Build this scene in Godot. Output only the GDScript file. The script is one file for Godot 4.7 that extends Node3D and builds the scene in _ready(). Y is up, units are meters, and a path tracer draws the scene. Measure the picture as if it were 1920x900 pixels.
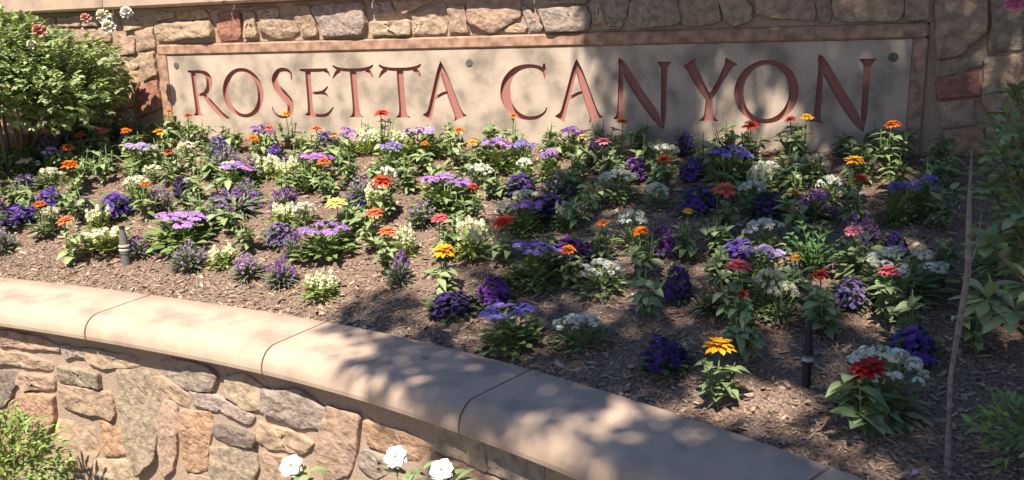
extends Node3D
# A carved stone entrance sign over a sloping flower bed behind a curved stone retaining wall.

const GROUND := -0.3
const COPING_TOP := 0.5
const JOINT_START := 2.225
# inner edge of the coping, x and z pairs in metres
const EDGE := [-7.4, 1.95, -7.3, 1.933, -7.2, 1.915, -7.1, 1.898, -7, 1.88, -6.9, 1.863, -6.8, 1.845, -6.7, 1.828, -6.6, 1.81, -6.5, 1.793, -6.4, 1.776, -6.3, 1.76, -6.2, 1.745, -6.1, 1.731, -6, 1.717, -5.9, 1.705, -5.8, 1.692, -5.7, 1.68, -5.6, 1.668, -5.5, 1.656, -5.4, 1.645, -5.3, 1.634, -5.2, 1.623, -5.1, 1.613, -5, 1.603, -4.9, 1.594, -4.8, 1.585, -4.7, 1.577, -4.6, 1.569, -4.5, 1.561, -4.4, 1.554, -4.3, 1.548, -4.2, 1.543, -4.1, 1.539, -4, 1.535, -3.9, 1.531, -3.8, 1.527, -3.7, 1.524, -3.6, 1.52, -3.5, 1.518, -3.4, 1.516, -3.3, 1.515, -3.2, 1.515, -3.1, 1.515, -3, 1.516, -2.9, 1.518, -2.8, 1.521, -2.7, 1.525, -2.6, 1.53, -2.5, 1.535, -2.4, 1.541, -2.3, 1.548, -2.2, 1.555, -2.1, 1.564, -2, 1.573, -1.9, 1.584, -1.8, 1.597, -1.7, 1.611, -1.6, 1.627, -1.5, 1.646, -1.4, 1.666, -1.3, 1.688, -1.2, 1.713, -1.1, 1.74, -1, 1.768, -0.9, 1.799, -0.8, 1.832, -0.7, 1.866, -0.6, 1.902, -0.5, 1.94, -0.4, 1.98, -0.3, 2.021, -0.2, 2.065, -0.1, 2.11, 0, 2.158, 0.1, 2.207, 0.2, 2.259, 0.3, 2.312, 0.4, 2.367, 0.5, 2.425, 0.6, 2.484, 0.7, 2.546, 0.8, 2.609, 0.9, 2.675, 1, 2.743, 1.1, 2.813, 1.2, 2.885, 1.3, 2.958, 1.4, 3.032, 1.5, 3.108, 1.6, 3.185, 1.7, 3.263, 1.8, 3.342, 1.9, 3.422, 2, 3.503, 2.1, 3.585, 2.2, 3.667, 2.3, 3.75, 2.4, 3.833, 2.5, 3.917, 2.6, 4]
# face stones of the low curved wall: tone, then outline (distance along the wall, height)
const LOW_STONES := [
	[2, [4.115, 0.368, 4.291, 0.375, 4.461, 0.363, 4.555, 0.34, 4.548, 0.316, 4.406, 0.308, 4.196, 0.296, 4.099, 0.293]],
	[6, [4.126, 0.276, 4.289, 0.284, 4.49, 0.265, 4.486, 0.225, 4.385, 0.221, 4.114, 0.225]],
	[9, [4.111, 0.195, 4.265, 0.197, 4.266, 0.142, 4.172, 0.029, 4.069, -0.001]],
	[2, [4.283, 0.193, 4.493, 0.207, 4.489, 0.147, 4.301, 0.117, 4.262, 0.155]],
	[8, [4.55, 0.349, 4.685, 0.349, 4.706, 0.309, 4.561, 0.287]],
	[0, [4.683, 0.351, 4.951, 0.355, 5.062, 0.339, 4.96, 0.301, 4.763, 0.28, 4.696, 0.302]],
	[5, [4.521, 0.258, 4.761, 0.259, 4.758, 0.187, 4.511, 0.178]],
	[6, [4.495, 0.172, 4.807, 0.184, 4.821, 0.097, 4.802, 0.061, 4.514, 0.076]],
	[5, [4.852, 0.287, 5.078, 0.324, 5.083, 0.181, 5.017, -0.063, 4.907, -0.157, 4.871, -0.044, 4.836, 0.118]],
	[4, [5.086, 0.349, 5.161, 0.374, 5.357, 0.369, 5.403, 0.342, 5.363, 0.271, 5.236, 0.256, 5.093, 0.293]],
	[0, [5.051, 0.288, 5.132, 0.288, 5.247, 0.227, 5.228, 0.177, 5.118, 0.218]],
	[2, [5.092, 0.196, 5.162, 0.199, 5.175, 0.112, 5.11, -0.088, 5.041, -0.134, 5.035, 0.087]],
	[7, [5.184, 0.178, 5.342, 0.197, 5.344, 0.143, 5.287, -0.057, 5.168, -0.083, 5.156, 0.039]],
	[8, [5.232, 0.256, 5.368, 0.266, 5.57, 0.217, 5.549, 0.18, 5.427, 0.194, 5.247, 0.201]],
	[1, [5.429, 0.345, 5.523, 0.372, 5.629, 0.333, 5.616, 0.253, 5.532, 0.231, 5.411, 0.26]],
	[4, [5.618, 0.332, 5.816, 0.364, 5.934, 0.314, 5.901, 0.231, 5.766, 0.218, 5.615, 0.248]],
	[9, [5.331, 0.14, 5.405, 0.151, 5.573, 0.143, 5.561, 0.101, 5.428, 0.072, 5.334, 0.1]],
	[0, [5.57, 0.2, 5.745, 0.203, 5.857, 0.174, 5.797, 0.122, 5.641, 0.105, 5.566, 0.121]],
	[5, [5.309, 0.05, 5.547, 0.098, 5.567, 0.02, 5.511, -0.097, 5.308, -0.139]],
	[2, [5.933, 0.331, 6.017, 0.331, 6.092, 0.334, 6.074, 0.234, 6.014, 0.096, 5.886, 0.037, 5.851, 0.141, 5.884, 0.227]],
	[6, [5.579, 0.088, 5.77, 0.096, 5.857, 0.03, 5.771, -0.052, 5.587, -0.085]],
	[7, [6.105, 0.32, 6.31, 0.316, 6.413, 0.3, 6.381, 0.235, 6.246, 0.214, 6.115, 0.233]],
	[4, [6.093, 0.217, 6.245, 0.211, 6.257, 0.174, 6.138, 0.113, 6.054, 0.152]],
	[6, [6.403, 0.293, 6.561, 0.272, 6.54, 0.18, 6.366, 0.177]],
	[7, [4.712, 0.045, 4.852, 0.057, 4.867, -0.071, 4.722, -0.11]],
	[1, [4.665, -0.123, 4.873, -0.093, 4.903, -0.179, 4.809, -0.288, 4.63, -0.284]],
	[7, [4.096, -0.007, 4.306, 0.117, 4.474, 0.12, 4.467, 0.01, 4.331, -0.165, 4.084, -0.226]],
	[0, [4.465, 0.017, 4.683, 0.027, 4.693, -0.094, 4.632, -0.182, 4.395, -0.196]],
	[6, [6.55, 0.283, 6.748, 0.284, 6.738, 0.2, 6.557, 0.157]],
	[4, [3.475, -0.182, 3.581, -0.18, 3.687, -0.185, 3.702, -0.296, 3.57, -0.294, 3.461, -0.298]],
	[8, [3.692, -0.187, 3.783, -0.182, 3.867, -0.188, 3.874, -0.3, 3.775, -0.295, 3.692, -0.296]],
	[4, [3.864, -0.181, 3.939, -0.188, 4.001, -0.18, 4.012, -0.301, 3.932, -0.294, 3.873, -0.295]],
	[8, [4.913, -0.183, 5, -0.18, 5.083, -0.187, 5.094, -0.299, 4.99, -0.298, 4.916, -0.302]],
	[1, [5.097, -0.182, 5.159, -0.181, 5.217, -0.18, 5.218, -0.301, 5.152, -0.297, 5.1, -0.301]],
	[7, [5.225, -0.188, 5.308, -0.189, 5.382, -0.183, 5.396, -0.303, 5.3, -0.302, 5.236, -0.297]],
	[2, [5.396, -0.186, 5.452, -0.187, 5.515, -0.188, 5.52, -0.296, 5.446, -0.295, 5.389, -0.303]],
	[8, [5.521, -0.188, 5.619, -0.185, 5.715, -0.181, 5.718, -0.299, 5.608, -0.293, 5.522, -0.29]],
	[6, [5.728, -0.186, 5.85, -0.187, 5.975, -0.181, 5.969, -0.293, 5.837, -0.298, 5.72, -0.291]],
	[5, [5.979, -0.184, 6.05, -0.184, 6.12, -0.189, 6.125, -0.3, 6.043, -0.297, 5.972, -0.301]],
	[5, [6.121, -0.18, 6.241, -0.182, 6.365, -0.186, 6.352, -0.292, 6.229, -0.298, 6.129, -0.301]],
	[8, [6.366, -0.183, 6.452, -0.181, 6.54, -0.183, 6.546, -0.293, 6.443, -0.299, 6.367, -0.292]],
	[2, [6.553, -0.184, 6.673, -0.184, 6.793, -0.181, 6.806, -0.298, 6.66, -0.296, 6.55, -0.294]],
	[2, [6.81, -0.184, 6.904, -0.18, 7.002, -0.184, 7.011, -0.302, 6.894, -0.293, 6.798, -0.297]],
	[0, [7.012, -0.183, 7.083, -0.19, 7.155, -0.187, 7.149, -0.304, 7.075, -0.3, 7.004, -0.303]],
	[6, [7.157, -0.183, 7.247, -0.189, 7.329, -0.183, 7.332, -0.3, 7.238, -0.294, 7.166, -0.292]],
	[6, [7.339, -0.187, 7.464, -0.187, 7.589, -0.18, 7.586, -0.3, 7.451, -0.302, 7.337, -0.297]],
	[2, [7.588, -0.186, 7.684, -0.185, 7.77, -0.188, 7.768, -0.293, 7.674, -0.296, 7.591, -0.301]],
	[5, [7.785, -0.184, 7.859, -0.185, 7.948, -0.185, 7.94, -0.295, 7.851, -0.299, 7.784, -0.303]],
	[4, [7.941, -0.187, 8.054, -0.19, 8.171, -0.186, 8.171, -0.304, 8.043, -0.303, 7.947, -0.291]],
	[8, [3.462, -0.087, 3.585, -0.09, 3.708, -0.084, 3.697, -0.184, 3.574, -0.184, 3.477, -0.184]],
	[6, [3.711, -0.083, 3.799, -0.083, 3.886, -0.091, 3.89, -0.177, 3.79, -0.18, 3.709, -0.188]],
	[7, [3.902, -0.086, 3.981, -0.092, 4.06, -0.087, 4.071, -0.174, 3.972, -0.18, 3.89, -0.176]],
	[2, [5.172, -0.086, 5.245, -0.083, 5.305, -0.083, 5.319, -0.177, 5.238, -0.181, 5.173, -0.186]],
	[5, [5.578, -0.091, 5.687, -0.085, 5.789, -0.088, 5.791, -0.174, 5.677, -0.184, 5.582, -0.18]],
	[7, [5.794, -0.086, 5.915, -0.09, 6.037, -0.089, 6.04, -0.18, 5.902, -0.184, 5.789, -0.183]],
	[6, [6.044, -0.086, 6.111, -0.092, 6.184, -0.091, 6.175, -0.179, 6.104, -0.183, 6.046, -0.181]],
	[8, [6.186, -0.087, 6.251, -0.088, 6.322, -0.083, 6.315, -0.176, 6.244, -0.178, 6.179, -0.174]],
	[5, [6.315, -0.086, 6.436, -0.089, 6.547, -0.089, 6.553, -0.183, 6.424, -0.182, 6.315, -0.175]],
	[0, [6.554, -0.084, 6.67, -0.087, 6.786, -0.086, 6.788, -0.182, 6.658, -0.184, 6.548, -0.185]],
	[2, [6.795, -0.085, 6.88, -0.089, 6.971, -0.089, 6.98, -0.174, 6.871, -0.182, 6.787, -0.186]],
	[6, [6.983, -0.083, 7.04, -0.087, 7.103, -0.091, 7.108, -0.177, 7.033, -0.179, 6.969, -0.174]],
	[2, [7.105, -0.083, 7.229, -0.085, 7.355, -0.087, 7.359, -0.187, 7.217, -0.179, 7.103, -0.178]],
	[8, [7.359, -0.086, 7.416, -0.085, 7.479, -0.083, 7.48, -0.178, 7.41, -0.184, 7.354, -0.188]],
	[0, [7.477, -0.085, 7.55, -0.082, 7.622, -0.088, 7.627, -0.189, 7.543, -0.185, 7.485, -0.182]],
	[0, [7.629, -0.084, 7.684, -0.086, 7.751, -0.085, 7.74, -0.176, 7.678, -0.185, 7.623, -0.178]],
	[4, [7.753, -0.091, 7.841, -0.083, 7.933, -0.086, 7.94, -0.173, 7.832, -0.184, 7.751, -0.178]],
	[8, [7.931, -0.089, 8.033, -0.091, 8.129, -0.083, 8.13, -0.175, 8.023, -0.183, 7.93, -0.18]],
	[5, [3.463, 0.014, 3.563, 0.021, 3.661, 0.022, 3.666, -0.082, 3.554, -0.087, 3.468, -0.079]],
	[0, [3.659, 0.015, 3.777, 0.014, 3.889, 0.014, 3.891, -0.082, 3.766, -0.085, 3.655, -0.08]],
	[6, [5.872, 0.014, 5.983, 0.023, 6.084, 0.02, 6.086, -0.084, 5.972, -0.086, 5.882, -0.086]],
	[4, [6.097, 0.017, 6.204, 0.022, 6.321, 0.02, 6.322, -0.09, 6.193, -0.083, 6.09, -0.089]],
	[1, [6.312, 0.015, 6.412, 0.014, 6.508, 0.022, 6.499, -0.078, 6.402, -0.085, 6.323, -0.077]],
	[8, [6.506, 0.014, 6.622, 0.018, 6.738, 0.015, 6.735, -0.086, 6.611, -0.088, 6.505, -0.085]],
	[0, [6.743, 0.018, 6.836, 0.022, 6.934, 0.023, 6.934, -0.09, 6.827, -0.086, 6.739, -0.076]],
	[5, [6.937, 0.016, 7.042, 0.014, 7.141, 0.017, 7.149, -0.079, 7.031, -0.081, 6.934, -0.076]],
	[8, [7.148, 0.014, 7.275, 0.014, 7.405, 0.016, 7.396, -0.078, 7.262, -0.079, 7.153, -0.082]],
	[6, [7.408, 0.016, 7.496, 0.024, 7.591, 0.017, 7.582, -0.085, 7.486, -0.086, 7.404, -0.077]],
	[2, [7.588, 0.02, 7.679, 0.019, 7.768, 0.017, 7.771, -0.088, 7.671, -0.085, 7.591, -0.081]],
	[4, [7.767, 0.015, 7.832, 0.02, 7.896, 0.02, 7.897, -0.082, 7.825, -0.084, 7.764, -0.083]],
	[1, [7.896, 0.019, 7.978, 0.024, 8.052, 0.014, 8.051, -0.082, 7.97, -0.082, 7.894, -0.088]],
	[4, [8.064, 0.021, 8.165, 0.013, 8.268, 0.022, 8.275, -0.086, 8.154, -0.08, 8.064, -0.076]],
	[2, [3.467, 0.147, 3.575, 0.154, 3.683, 0.15, 3.687, 0.027, 3.563, 0.023, 3.46, 0.02]],
	[1, [3.7, 0.156, 3.801, 0.153, 3.916, 0.148, 3.902, 0.015, 3.79, 0.02, 3.691, 0.022]],
	[8, [3.92, 0.152, 3.988, 0.146, 4.071, 0.156, 4.057, 0.014, 3.98, 0.021, 3.91, 0.026]],
	[1, [6.265, 0.149, 6.383, 0.151, 6.506, 0.152, 6.506, 0.025, 6.37, 0.019, 6.252, 0.022]],
	[6, [6.506, 0.151, 6.619, 0.148, 6.728, 0.154, 6.725, 0.019, 6.608, 0.022, 6.513, 0.016]],
	[1, [6.722, 0.149, 6.853, 0.151, 6.973, 0.154, 6.975, 0.027, 6.84, 0.019, 6.73, 0.03]],
	[0, [6.974, 0.151, 7.059, 0.15, 7.143, 0.152, 7.135, 0.028, 7.051, 0.027, 6.975, 0.015]],
	[4, [7.135, 0.152, 7.25, 0.154, 7.351, 0.155, 7.357, 0.022, 7.238, 0.023, 7.145, 0.015]],
	[7, [7.361, 0.15, 7.423, 0.147, 7.481, 0.151, 7.487, 0.029, 7.417, 0.021, 7.363, 0.026]],
	[6, [7.485, 0.149, 7.615, 0.157, 7.736, 0.151, 7.746, 0.023, 7.602, 0.021, 7.495, 0.019]],
	[6, [7.741, 0.151, 7.863, 0.152, 7.98, 0.149, 7.978, 0.015, 7.851, 0.018, 7.744, 0.017]],
	[8, [7.979, 0.155, 8.059, 0.155, 8.132, 0.155, 8.137, 0.021, 8.051, 0.024, 7.979, 0.019]],
	[7, [3.473, 0.291, 3.572, 0.285, 3.665, 0.286, 3.674, 0.158, 3.562, 0.158, 3.475, 0.148]],
	[8, [3.679, 0.288, 3.742, 0.288, 3.803, 0.291, 3.802, 0.149, 3.735, 0.158, 3.669, 0.149]],
	[6, [3.812, 0.287, 3.891, 0.291, 3.978, 0.289, 3.967, 0.154, 3.883, 0.154, 3.811, 0.153]],
	[5, [6.766, 0.291, 6.849, 0.285, 6.939, 0.287, 6.928, 0.149, 6.84, 0.16, 6.764, 0.155]],
	[4, [6.942, 0.285, 7.016, 0.287, 7.098, 0.288, 7.088, 0.151, 7.008, 0.158, 6.941, 0.15]],
	[6, [7.092, 0.283, 7.165, 0.286, 7.234, 0.29, 7.227, 0.159, 7.158, 0.152, 7.099, 0.152]],
	[6, [7.237, 0.287, 7.343, 0.284, 7.442, 0.288, 7.45, 0.161, 7.332, 0.16, 7.237, 0.158]],
	[2, [7.451, 0.287, 7.516, 0.285, 7.576, 0.289, 7.575, 0.151, 7.51, 0.16, 7.446, 0.156]],
	[0, [7.588, 0.288, 7.662, 0.286, 7.747, 0.289, 7.739, 0.16, 7.654, 0.156, 7.585, 0.158]],
	[2, [7.746, 0.282, 7.815, 0.29, 7.888, 0.29, 7.877, 0.157, 7.808, 0.156, 7.74, 0.151]],
	[6, [7.884, 0.29, 8.006, 0.289, 8.122, 0.288, 8.119, 0.152, 7.994, 0.151, 7.891, 0.157]],
	[0, [3.444, 0.404, 3.555, 0.406, 3.664, 0.405, 3.658, 0.287, 3.544, 0.294, 3.44, 0.284]],
	[8, [3.664, 0.4, 3.74, 0.407, 3.818, 0.403, 3.808, 0.284, 3.733, 0.293, 3.672, 0.293]],
	[1, [3.817, 0.405, 3.932, 0.407, 4.05, 0.398, 4.054, 0.299, 3.92, 0.288, 3.808, 0.288]],
	[1, [6.419, 0.399, 6.526, 0.401, 6.625, 0.402, 6.634, 0.284, 6.515, 0.292, 6.427, 0.298]],
	[4, [6.64, 0.405, 6.745, 0.398, 6.857, 0.407, 6.852, 0.288, 6.734, 0.29, 6.636, 0.292]],
	[6, [6.866, 0.404, 6.98, 0.398, 7.098, 0.402, 7.095, 0.293, 6.968, 0.29, 6.869, 0.297]],
	[5, [7.103, 0.399, 7.21, 0.407, 7.313, 0.405, 7.315, 0.297, 7.199, 0.287, 7.1, 0.287]],
	[1, [7.326, 0.403, 7.41, 0.403, 7.493, 0.403, 7.506, 0.289, 7.401, 0.288, 7.323, 0.298]],
	[1, [7.503, 0.407, 7.571, 0.401, 7.636, 0.404, 7.64, 0.286, 7.564, 0.29, 7.508, 0.284]],
	[7, [7.646, 0.399, 7.742, 0.408, 7.838, 0.401, 7.84, 0.287, 7.732, 0.29, 7.639, 0.294]],
	[1, [7.847, 0.406, 7.962, 0.399, 8.078, 0.401, 8.081, 0.285, 7.95, 0.295, 7.843, 0.295]],
	[7, [8.089, 0.408, 8.168, 0.399, 8.257, 0.405, 8.253, 0.287, 8.159, 0.288, 8.081, 0.298]],
	[0, [0.068, -0.15, 0.204, -0.154, 0.345, -0.153, 0.342, -0.3, 0.19, -0.296, 0.068, -0.295]],
	[0, [0.355, -0.152, 0.586, -0.152, 0.824, -0.153, 0.829, -0.305, 0.562, -0.298, 0.347, -0.298]],
	[1, [0.834, -0.152, 1.064, -0.152, 1.3, -0.155, 1.305, -0.294, 1.04, -0.302, 0.829, -0.304]],
	[4, [1.311, -0.146, 1.508, -0.149, 1.718, -0.151, 1.708, -0.299, 1.488, -0.295, 1.303, -0.3]],
	[1, [1.715, -0.155, 1.928, -0.152, 2.146, -0.147, 2.144, -0.294, 1.906, -0.294, 1.716, -0.3]],
	[0, [2.137, -0.152, 2.303, -0.15, 2.455, -0.154, 2.457, -0.3, 2.287, -0.294, 2.145, -0.293]],
	[4, [2.463, -0.151, 2.662, -0.152, 2.862, -0.147, 2.864, -0.301, 2.642, -0.301, 2.457, -0.297]],
	[8, [2.864, -0.154, 3.1, -0.153, 3.335, -0.149, 3.332, -0.293, 3.076, -0.301, 2.868, -0.303]],
	[2, [0.087, -0.001, 0.279, -0, 0.478, -0.001, 0.482, -0.138, 0.259, -0.151, 0.074, -0.151]],
	[0, [0.476, -0.004, 0.684, -0.002, 0.891, -0.001, 0.883, -0.147, 0.664, -0.145, 0.474, -0.152]],
	[4, [0.888, -0.002, 1.13, -0.006, 1.371, -0.004, 1.373, -0.15, 1.106, -0.145, 0.89, -0.152]],
	[8, [1.367, -0.004, 1.497, 0.002, 1.622, -0.004, 1.622, -0.146, 1.484, -0.149, 1.374, -0.142]],
	[2, [1.62, 0.003, 1.867, -0.003, 2.109, -0.005, 2.112, -0.15, 1.843, -0.146, 1.621, -0.147]],
	[2, [2.115, -0, 2.35, 0, 2.584, -0.001, 2.591, -0.153, 2.326, -0.143, 2.107, -0.146]],
	[8, [2.592, 0.002, 2.811, -0.003, 3.031, 0.003, 3.027, -0.142, 2.789, -0.142, 2.586, -0.141]],
	[7, [3.039, 0.001, 3.225, -0.006, 3.415, -0.001, 3.418, -0.139, 3.205, -0.143, 3.039, -0.153]],
	[6, [0.054, 0.162, 0.199, 0.158, 0.345, 0.159, 0.341, -0.001, 0.185, -0.001, 0.056, 0.002]],
	[1, [0.348, 0.157, 0.47, 0.159, 0.592, 0.156, 0.606, -0.002, 0.457, -0, 0.346, -0.002]],
	[6, [0.61, 0.159, 0.797, 0.157, 0.988, 0.157, 0.983, -0.004, 0.778, -0.002, 0.6, 0.006]],
	[5, [1.003, 0.155, 1.214, 0.159, 1.429, 0.159, 1.435, -0.005, 1.192, 0.003, 1.001, -0.005]],
	[7, [1.437, 0.162, 1.655, 0.157, 1.881, 0.154, 1.88, 0.001, 1.633, -0.003, 1.433, 0.01]],
	[1, [1.883, 0.154, 2.093, 0.157, 2.308, 0.163, 2.315, -0.004, 2.072, 0.007, 1.879, -0.001]],
	[4, [2.32, 0.154, 2.49, 0.159, 2.672, 0.163, 2.661, 0.002, 2.472, -0.002, 2.32, -0.004]],
	[7, [2.672, 0.158, 2.875, 0.155, 3.081, 0.158, 3.078, -0.003, 2.854, 0.004, 2.664, 0.004]],
	[5, [3.085, 0.157, 3.206, 0.156, 3.328, 0.159, 3.326, 0.008, 3.194, 0.002, 3.075, -0.005]],
	[8, [0.05, 0.322, 0.199, 0.326, 0.338, 0.32, 0.347, 0.167, 0.185, 0.162, 0.05, 0.17]],
	[4, [0.354, 0.321, 0.543, 0.318, 0.735, 0.318, 0.737, 0.156, 0.523, 0.162, 0.351, 0.161]],
	[6, [0.738, 0.323, 0.873, 0.326, 1.009, 0.317, 1.003, 0.16, 0.86, 0.16, 0.737, 0.163]],
	[7, [1.008, 0.325, 1.208, 0.318, 1.402, 0.324, 1.413, 0.16, 1.188, 0.158, 1.014, 0.169]],
	[6, [1.412, 0.321, 1.628, 0.324, 1.844, 0.319, 1.84, 0.157, 1.606, 0.158, 1.418, 0.17]],
	[8, [1.846, 0.325, 1.991, 0.319, 2.131, 0.319, 2.14, 0.169, 1.977, 0.165, 1.846, 0.156]],
	[0, [2.135, 0.32, 2.306, 0.323, 2.474, 0.321, 2.477, 0.162, 2.289, 0.167, 2.137, 0.167]],
	[6, [2.481, 0.319, 2.699, 0.321, 2.916, 0.317, 2.924, 0.16, 2.677, 0.16, 2.47, 0.155]],
	[4, [2.928, 0.325, 3.166, 0.317, 3.407, 0.323, 3.411, 0.166, 3.142, 0.167, 2.922, 0.166]],
	[4, [0.093, 0.401, 0.228, 0.404, 0.372, 0.401, 0.364, 0.323, 0.214, 0.33, 0.09, 0.325]],
	[8, [0.365, 0.399, 0.528, 0.404, 0.685, 0.408, 0.686, 0.331, 0.512, 0.33, 0.372, 0.324]],
	[8, [0.685, 0.405, 0.886, 0.4, 1.09, 0.408, 1.089, 0.328, 0.866, 0.323, 0.695, 0.329]],
	[8, [1.092, 0.402, 1.227, 0.399, 1.372, 0.405, 1.371, 0.324, 1.213, 0.322, 1.092, 0.321]],
	[5, [1.367, 0.398, 1.581, 0.404, 1.796, 0.404, 1.799, 0.321, 1.56, 0.328, 1.37, 0.327]],
	[0, [1.789, 0.403, 1.932, 0.402, 2.071, 0.406, 2.061, 0.32, 1.918, 0.329, 1.797, 0.32]],
	[7, [2.065, 0.4, 2.244, 0.401, 2.418, 0.404, 2.415, 0.331, 2.226, 0.324, 2.07, 0.33]],
	[7, [2.422, 0.407, 2.557, 0.406, 2.698, 0.398, 2.698, 0.329, 2.543, 0.325, 2.413, 0.323]],
	[6, [2.696, 0.402, 2.946, 0.399, 3.196, 0.399, 3.198, 0.32, 2.921, 0.323, 2.706, 0.325]],
	[5, [8.393, -0.166, 8.619, -0.172, 8.837, -0.169, 8.835, -0.299, 8.596, -0.301, 8.4, -0.295]],
	[6, [8.847, -0.17, 9.032, -0.174, 9.223, -0.173, 9.222, -0.305, 9.013, -0.294, 8.84, -0.306]],
	[1, [9.214, -0.173, 9.447, -0.165, 9.678, -0.174, 9.679, -0.296, 9.424, -0.295, 9.224, -0.3]],
	[4, [9.67, -0.172, 9.804, -0.172, 9.928, -0.165, 9.933, -0.297, 9.791, -0.301, 9.671, -0.291]],
	[2, [9.938, -0.168, 10.075, -0.175, 10.22, -0.165, 10.213, -0.306, 10.061, -0.303, 9.94, -0.291]],
	[2, [10.224, -0.172, 10.359, -0.171, 10.493, -0.171, 10.507, -0.3, 10.344, -0.295, 10.225, -0.295]],
	[1, [8.415, 0.01, 8.595, 0.019, 8.786, 0.014, 8.787, -0.161, 8.576, -0.161, 8.417, -0.158]],
	[8, [8.779, 0.016, 8.971, 0.011, 9.165, 0.018, 9.166, -0.17, 8.952, -0.161, 8.782, -0.159]],
	[1, [9.158, 0.017, 9.308, 0.016, 9.456, 0.011, 9.456, -0.158, 9.294, -0.17, 9.161, -0.17]],
	[8, [9.449, 0.014, 9.653, 0.018, 9.856, 0.016, 9.852, -0.164, 9.633, -0.161, 9.462, -0.166]],
	[1, [9.857, 0.01, 10.025, 0.016, 10.201, 0.015, 10.201, -0.17, 10.007, -0.166, 9.849, -0.16]],
	[6, [10.199, 0.013, 10.368, 0.019, 10.532, 0.018, 10.541, -0.169, 10.351, -0.161, 10.193, -0.172]],
	[1, [8.383, 0.191, 8.608, 0.19, 8.839, 0.185, 8.834, 0.016, 8.585, 0.017, 8.387, 0.017]],
	[6, [8.847, 0.186, 8.978, 0.191, 9.117, 0.185, 9.112, 0.015, 8.964, 0.021, 8.837, 0.012]],
	[5, [9.119, 0.189, 9.254, 0.191, 9.39, 0.189, 9.389, 0.024, 9.241, 0.019, 9.115, 0.024]],
	[5, [9.392, 0.187, 9.536, 0.184, 9.68, 0.19, 9.683, 0.015, 9.521, 0.015, 9.393, 0.019]],
	[2, [9.679, 0.19, 9.828, 0.186, 9.972, 0.191, 9.965, 0.024, 9.813, 0.016, 9.687, 0.013]],
	[4, [9.969, 0.187, 10.185, 0.189, 10.4, 0.192, 10.395, 0.018, 10.164, 0.021, 9.969, 0.022]],
	[1, [8.394, 0.322, 8.629, 0.319, 8.877, 0.318, 8.873, 0.183, 8.605, 0.193, 8.385, 0.197]],
	[6, [8.872, 0.316, 9.086, 0.314, 9.299, 0.32, 9.294, 0.197, 9.064, 0.195, 8.868, 0.194]],
	[4, [9.296, 0.314, 9.488, 0.322, 9.677, 0.322, 9.668, 0.185, 9.469, 0.193, 9.301, 0.191]],
	[2, [9.683, 0.319, 9.917, 0.317, 10.161, 0.313, 10.162, 0.188, 9.893, 0.189, 9.669, 0.199]],
	[8, [10.166, 0.315, 10.287, 0.322, 10.415, 0.318, 10.413, 0.192, 10.274, 0.189, 10.154, 0.192]],
	[5, [8.409, 0.406, 8.586, 0.404, 8.754, 0.407, 8.758, 0.324, 8.569, 0.326, 8.411, 0.322]],
	[5, [8.758, 0.405, 8.903, 0.401, 9.041, 0.408, 9.044, 0.316, 8.888, 0.317, 8.756, 0.324]],
	[8, [9.039, 0.401, 9.28, 0.399, 9.52, 0.401, 9.517, 0.319, 9.256, 0.32, 9.043, 0.322]],
	[6, [9.517, 0.404, 9.763, 0.405, 10.015, 0.405, 10.01, 0.32, 9.738, 0.323, 9.509, 0.315]],
	[2, [10.019, 0.4, 10.156, 0.407, 10.29, 0.403, 10.305, 0.327, 10.141, 0.322, 10.012, 0.327]]
]
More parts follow.
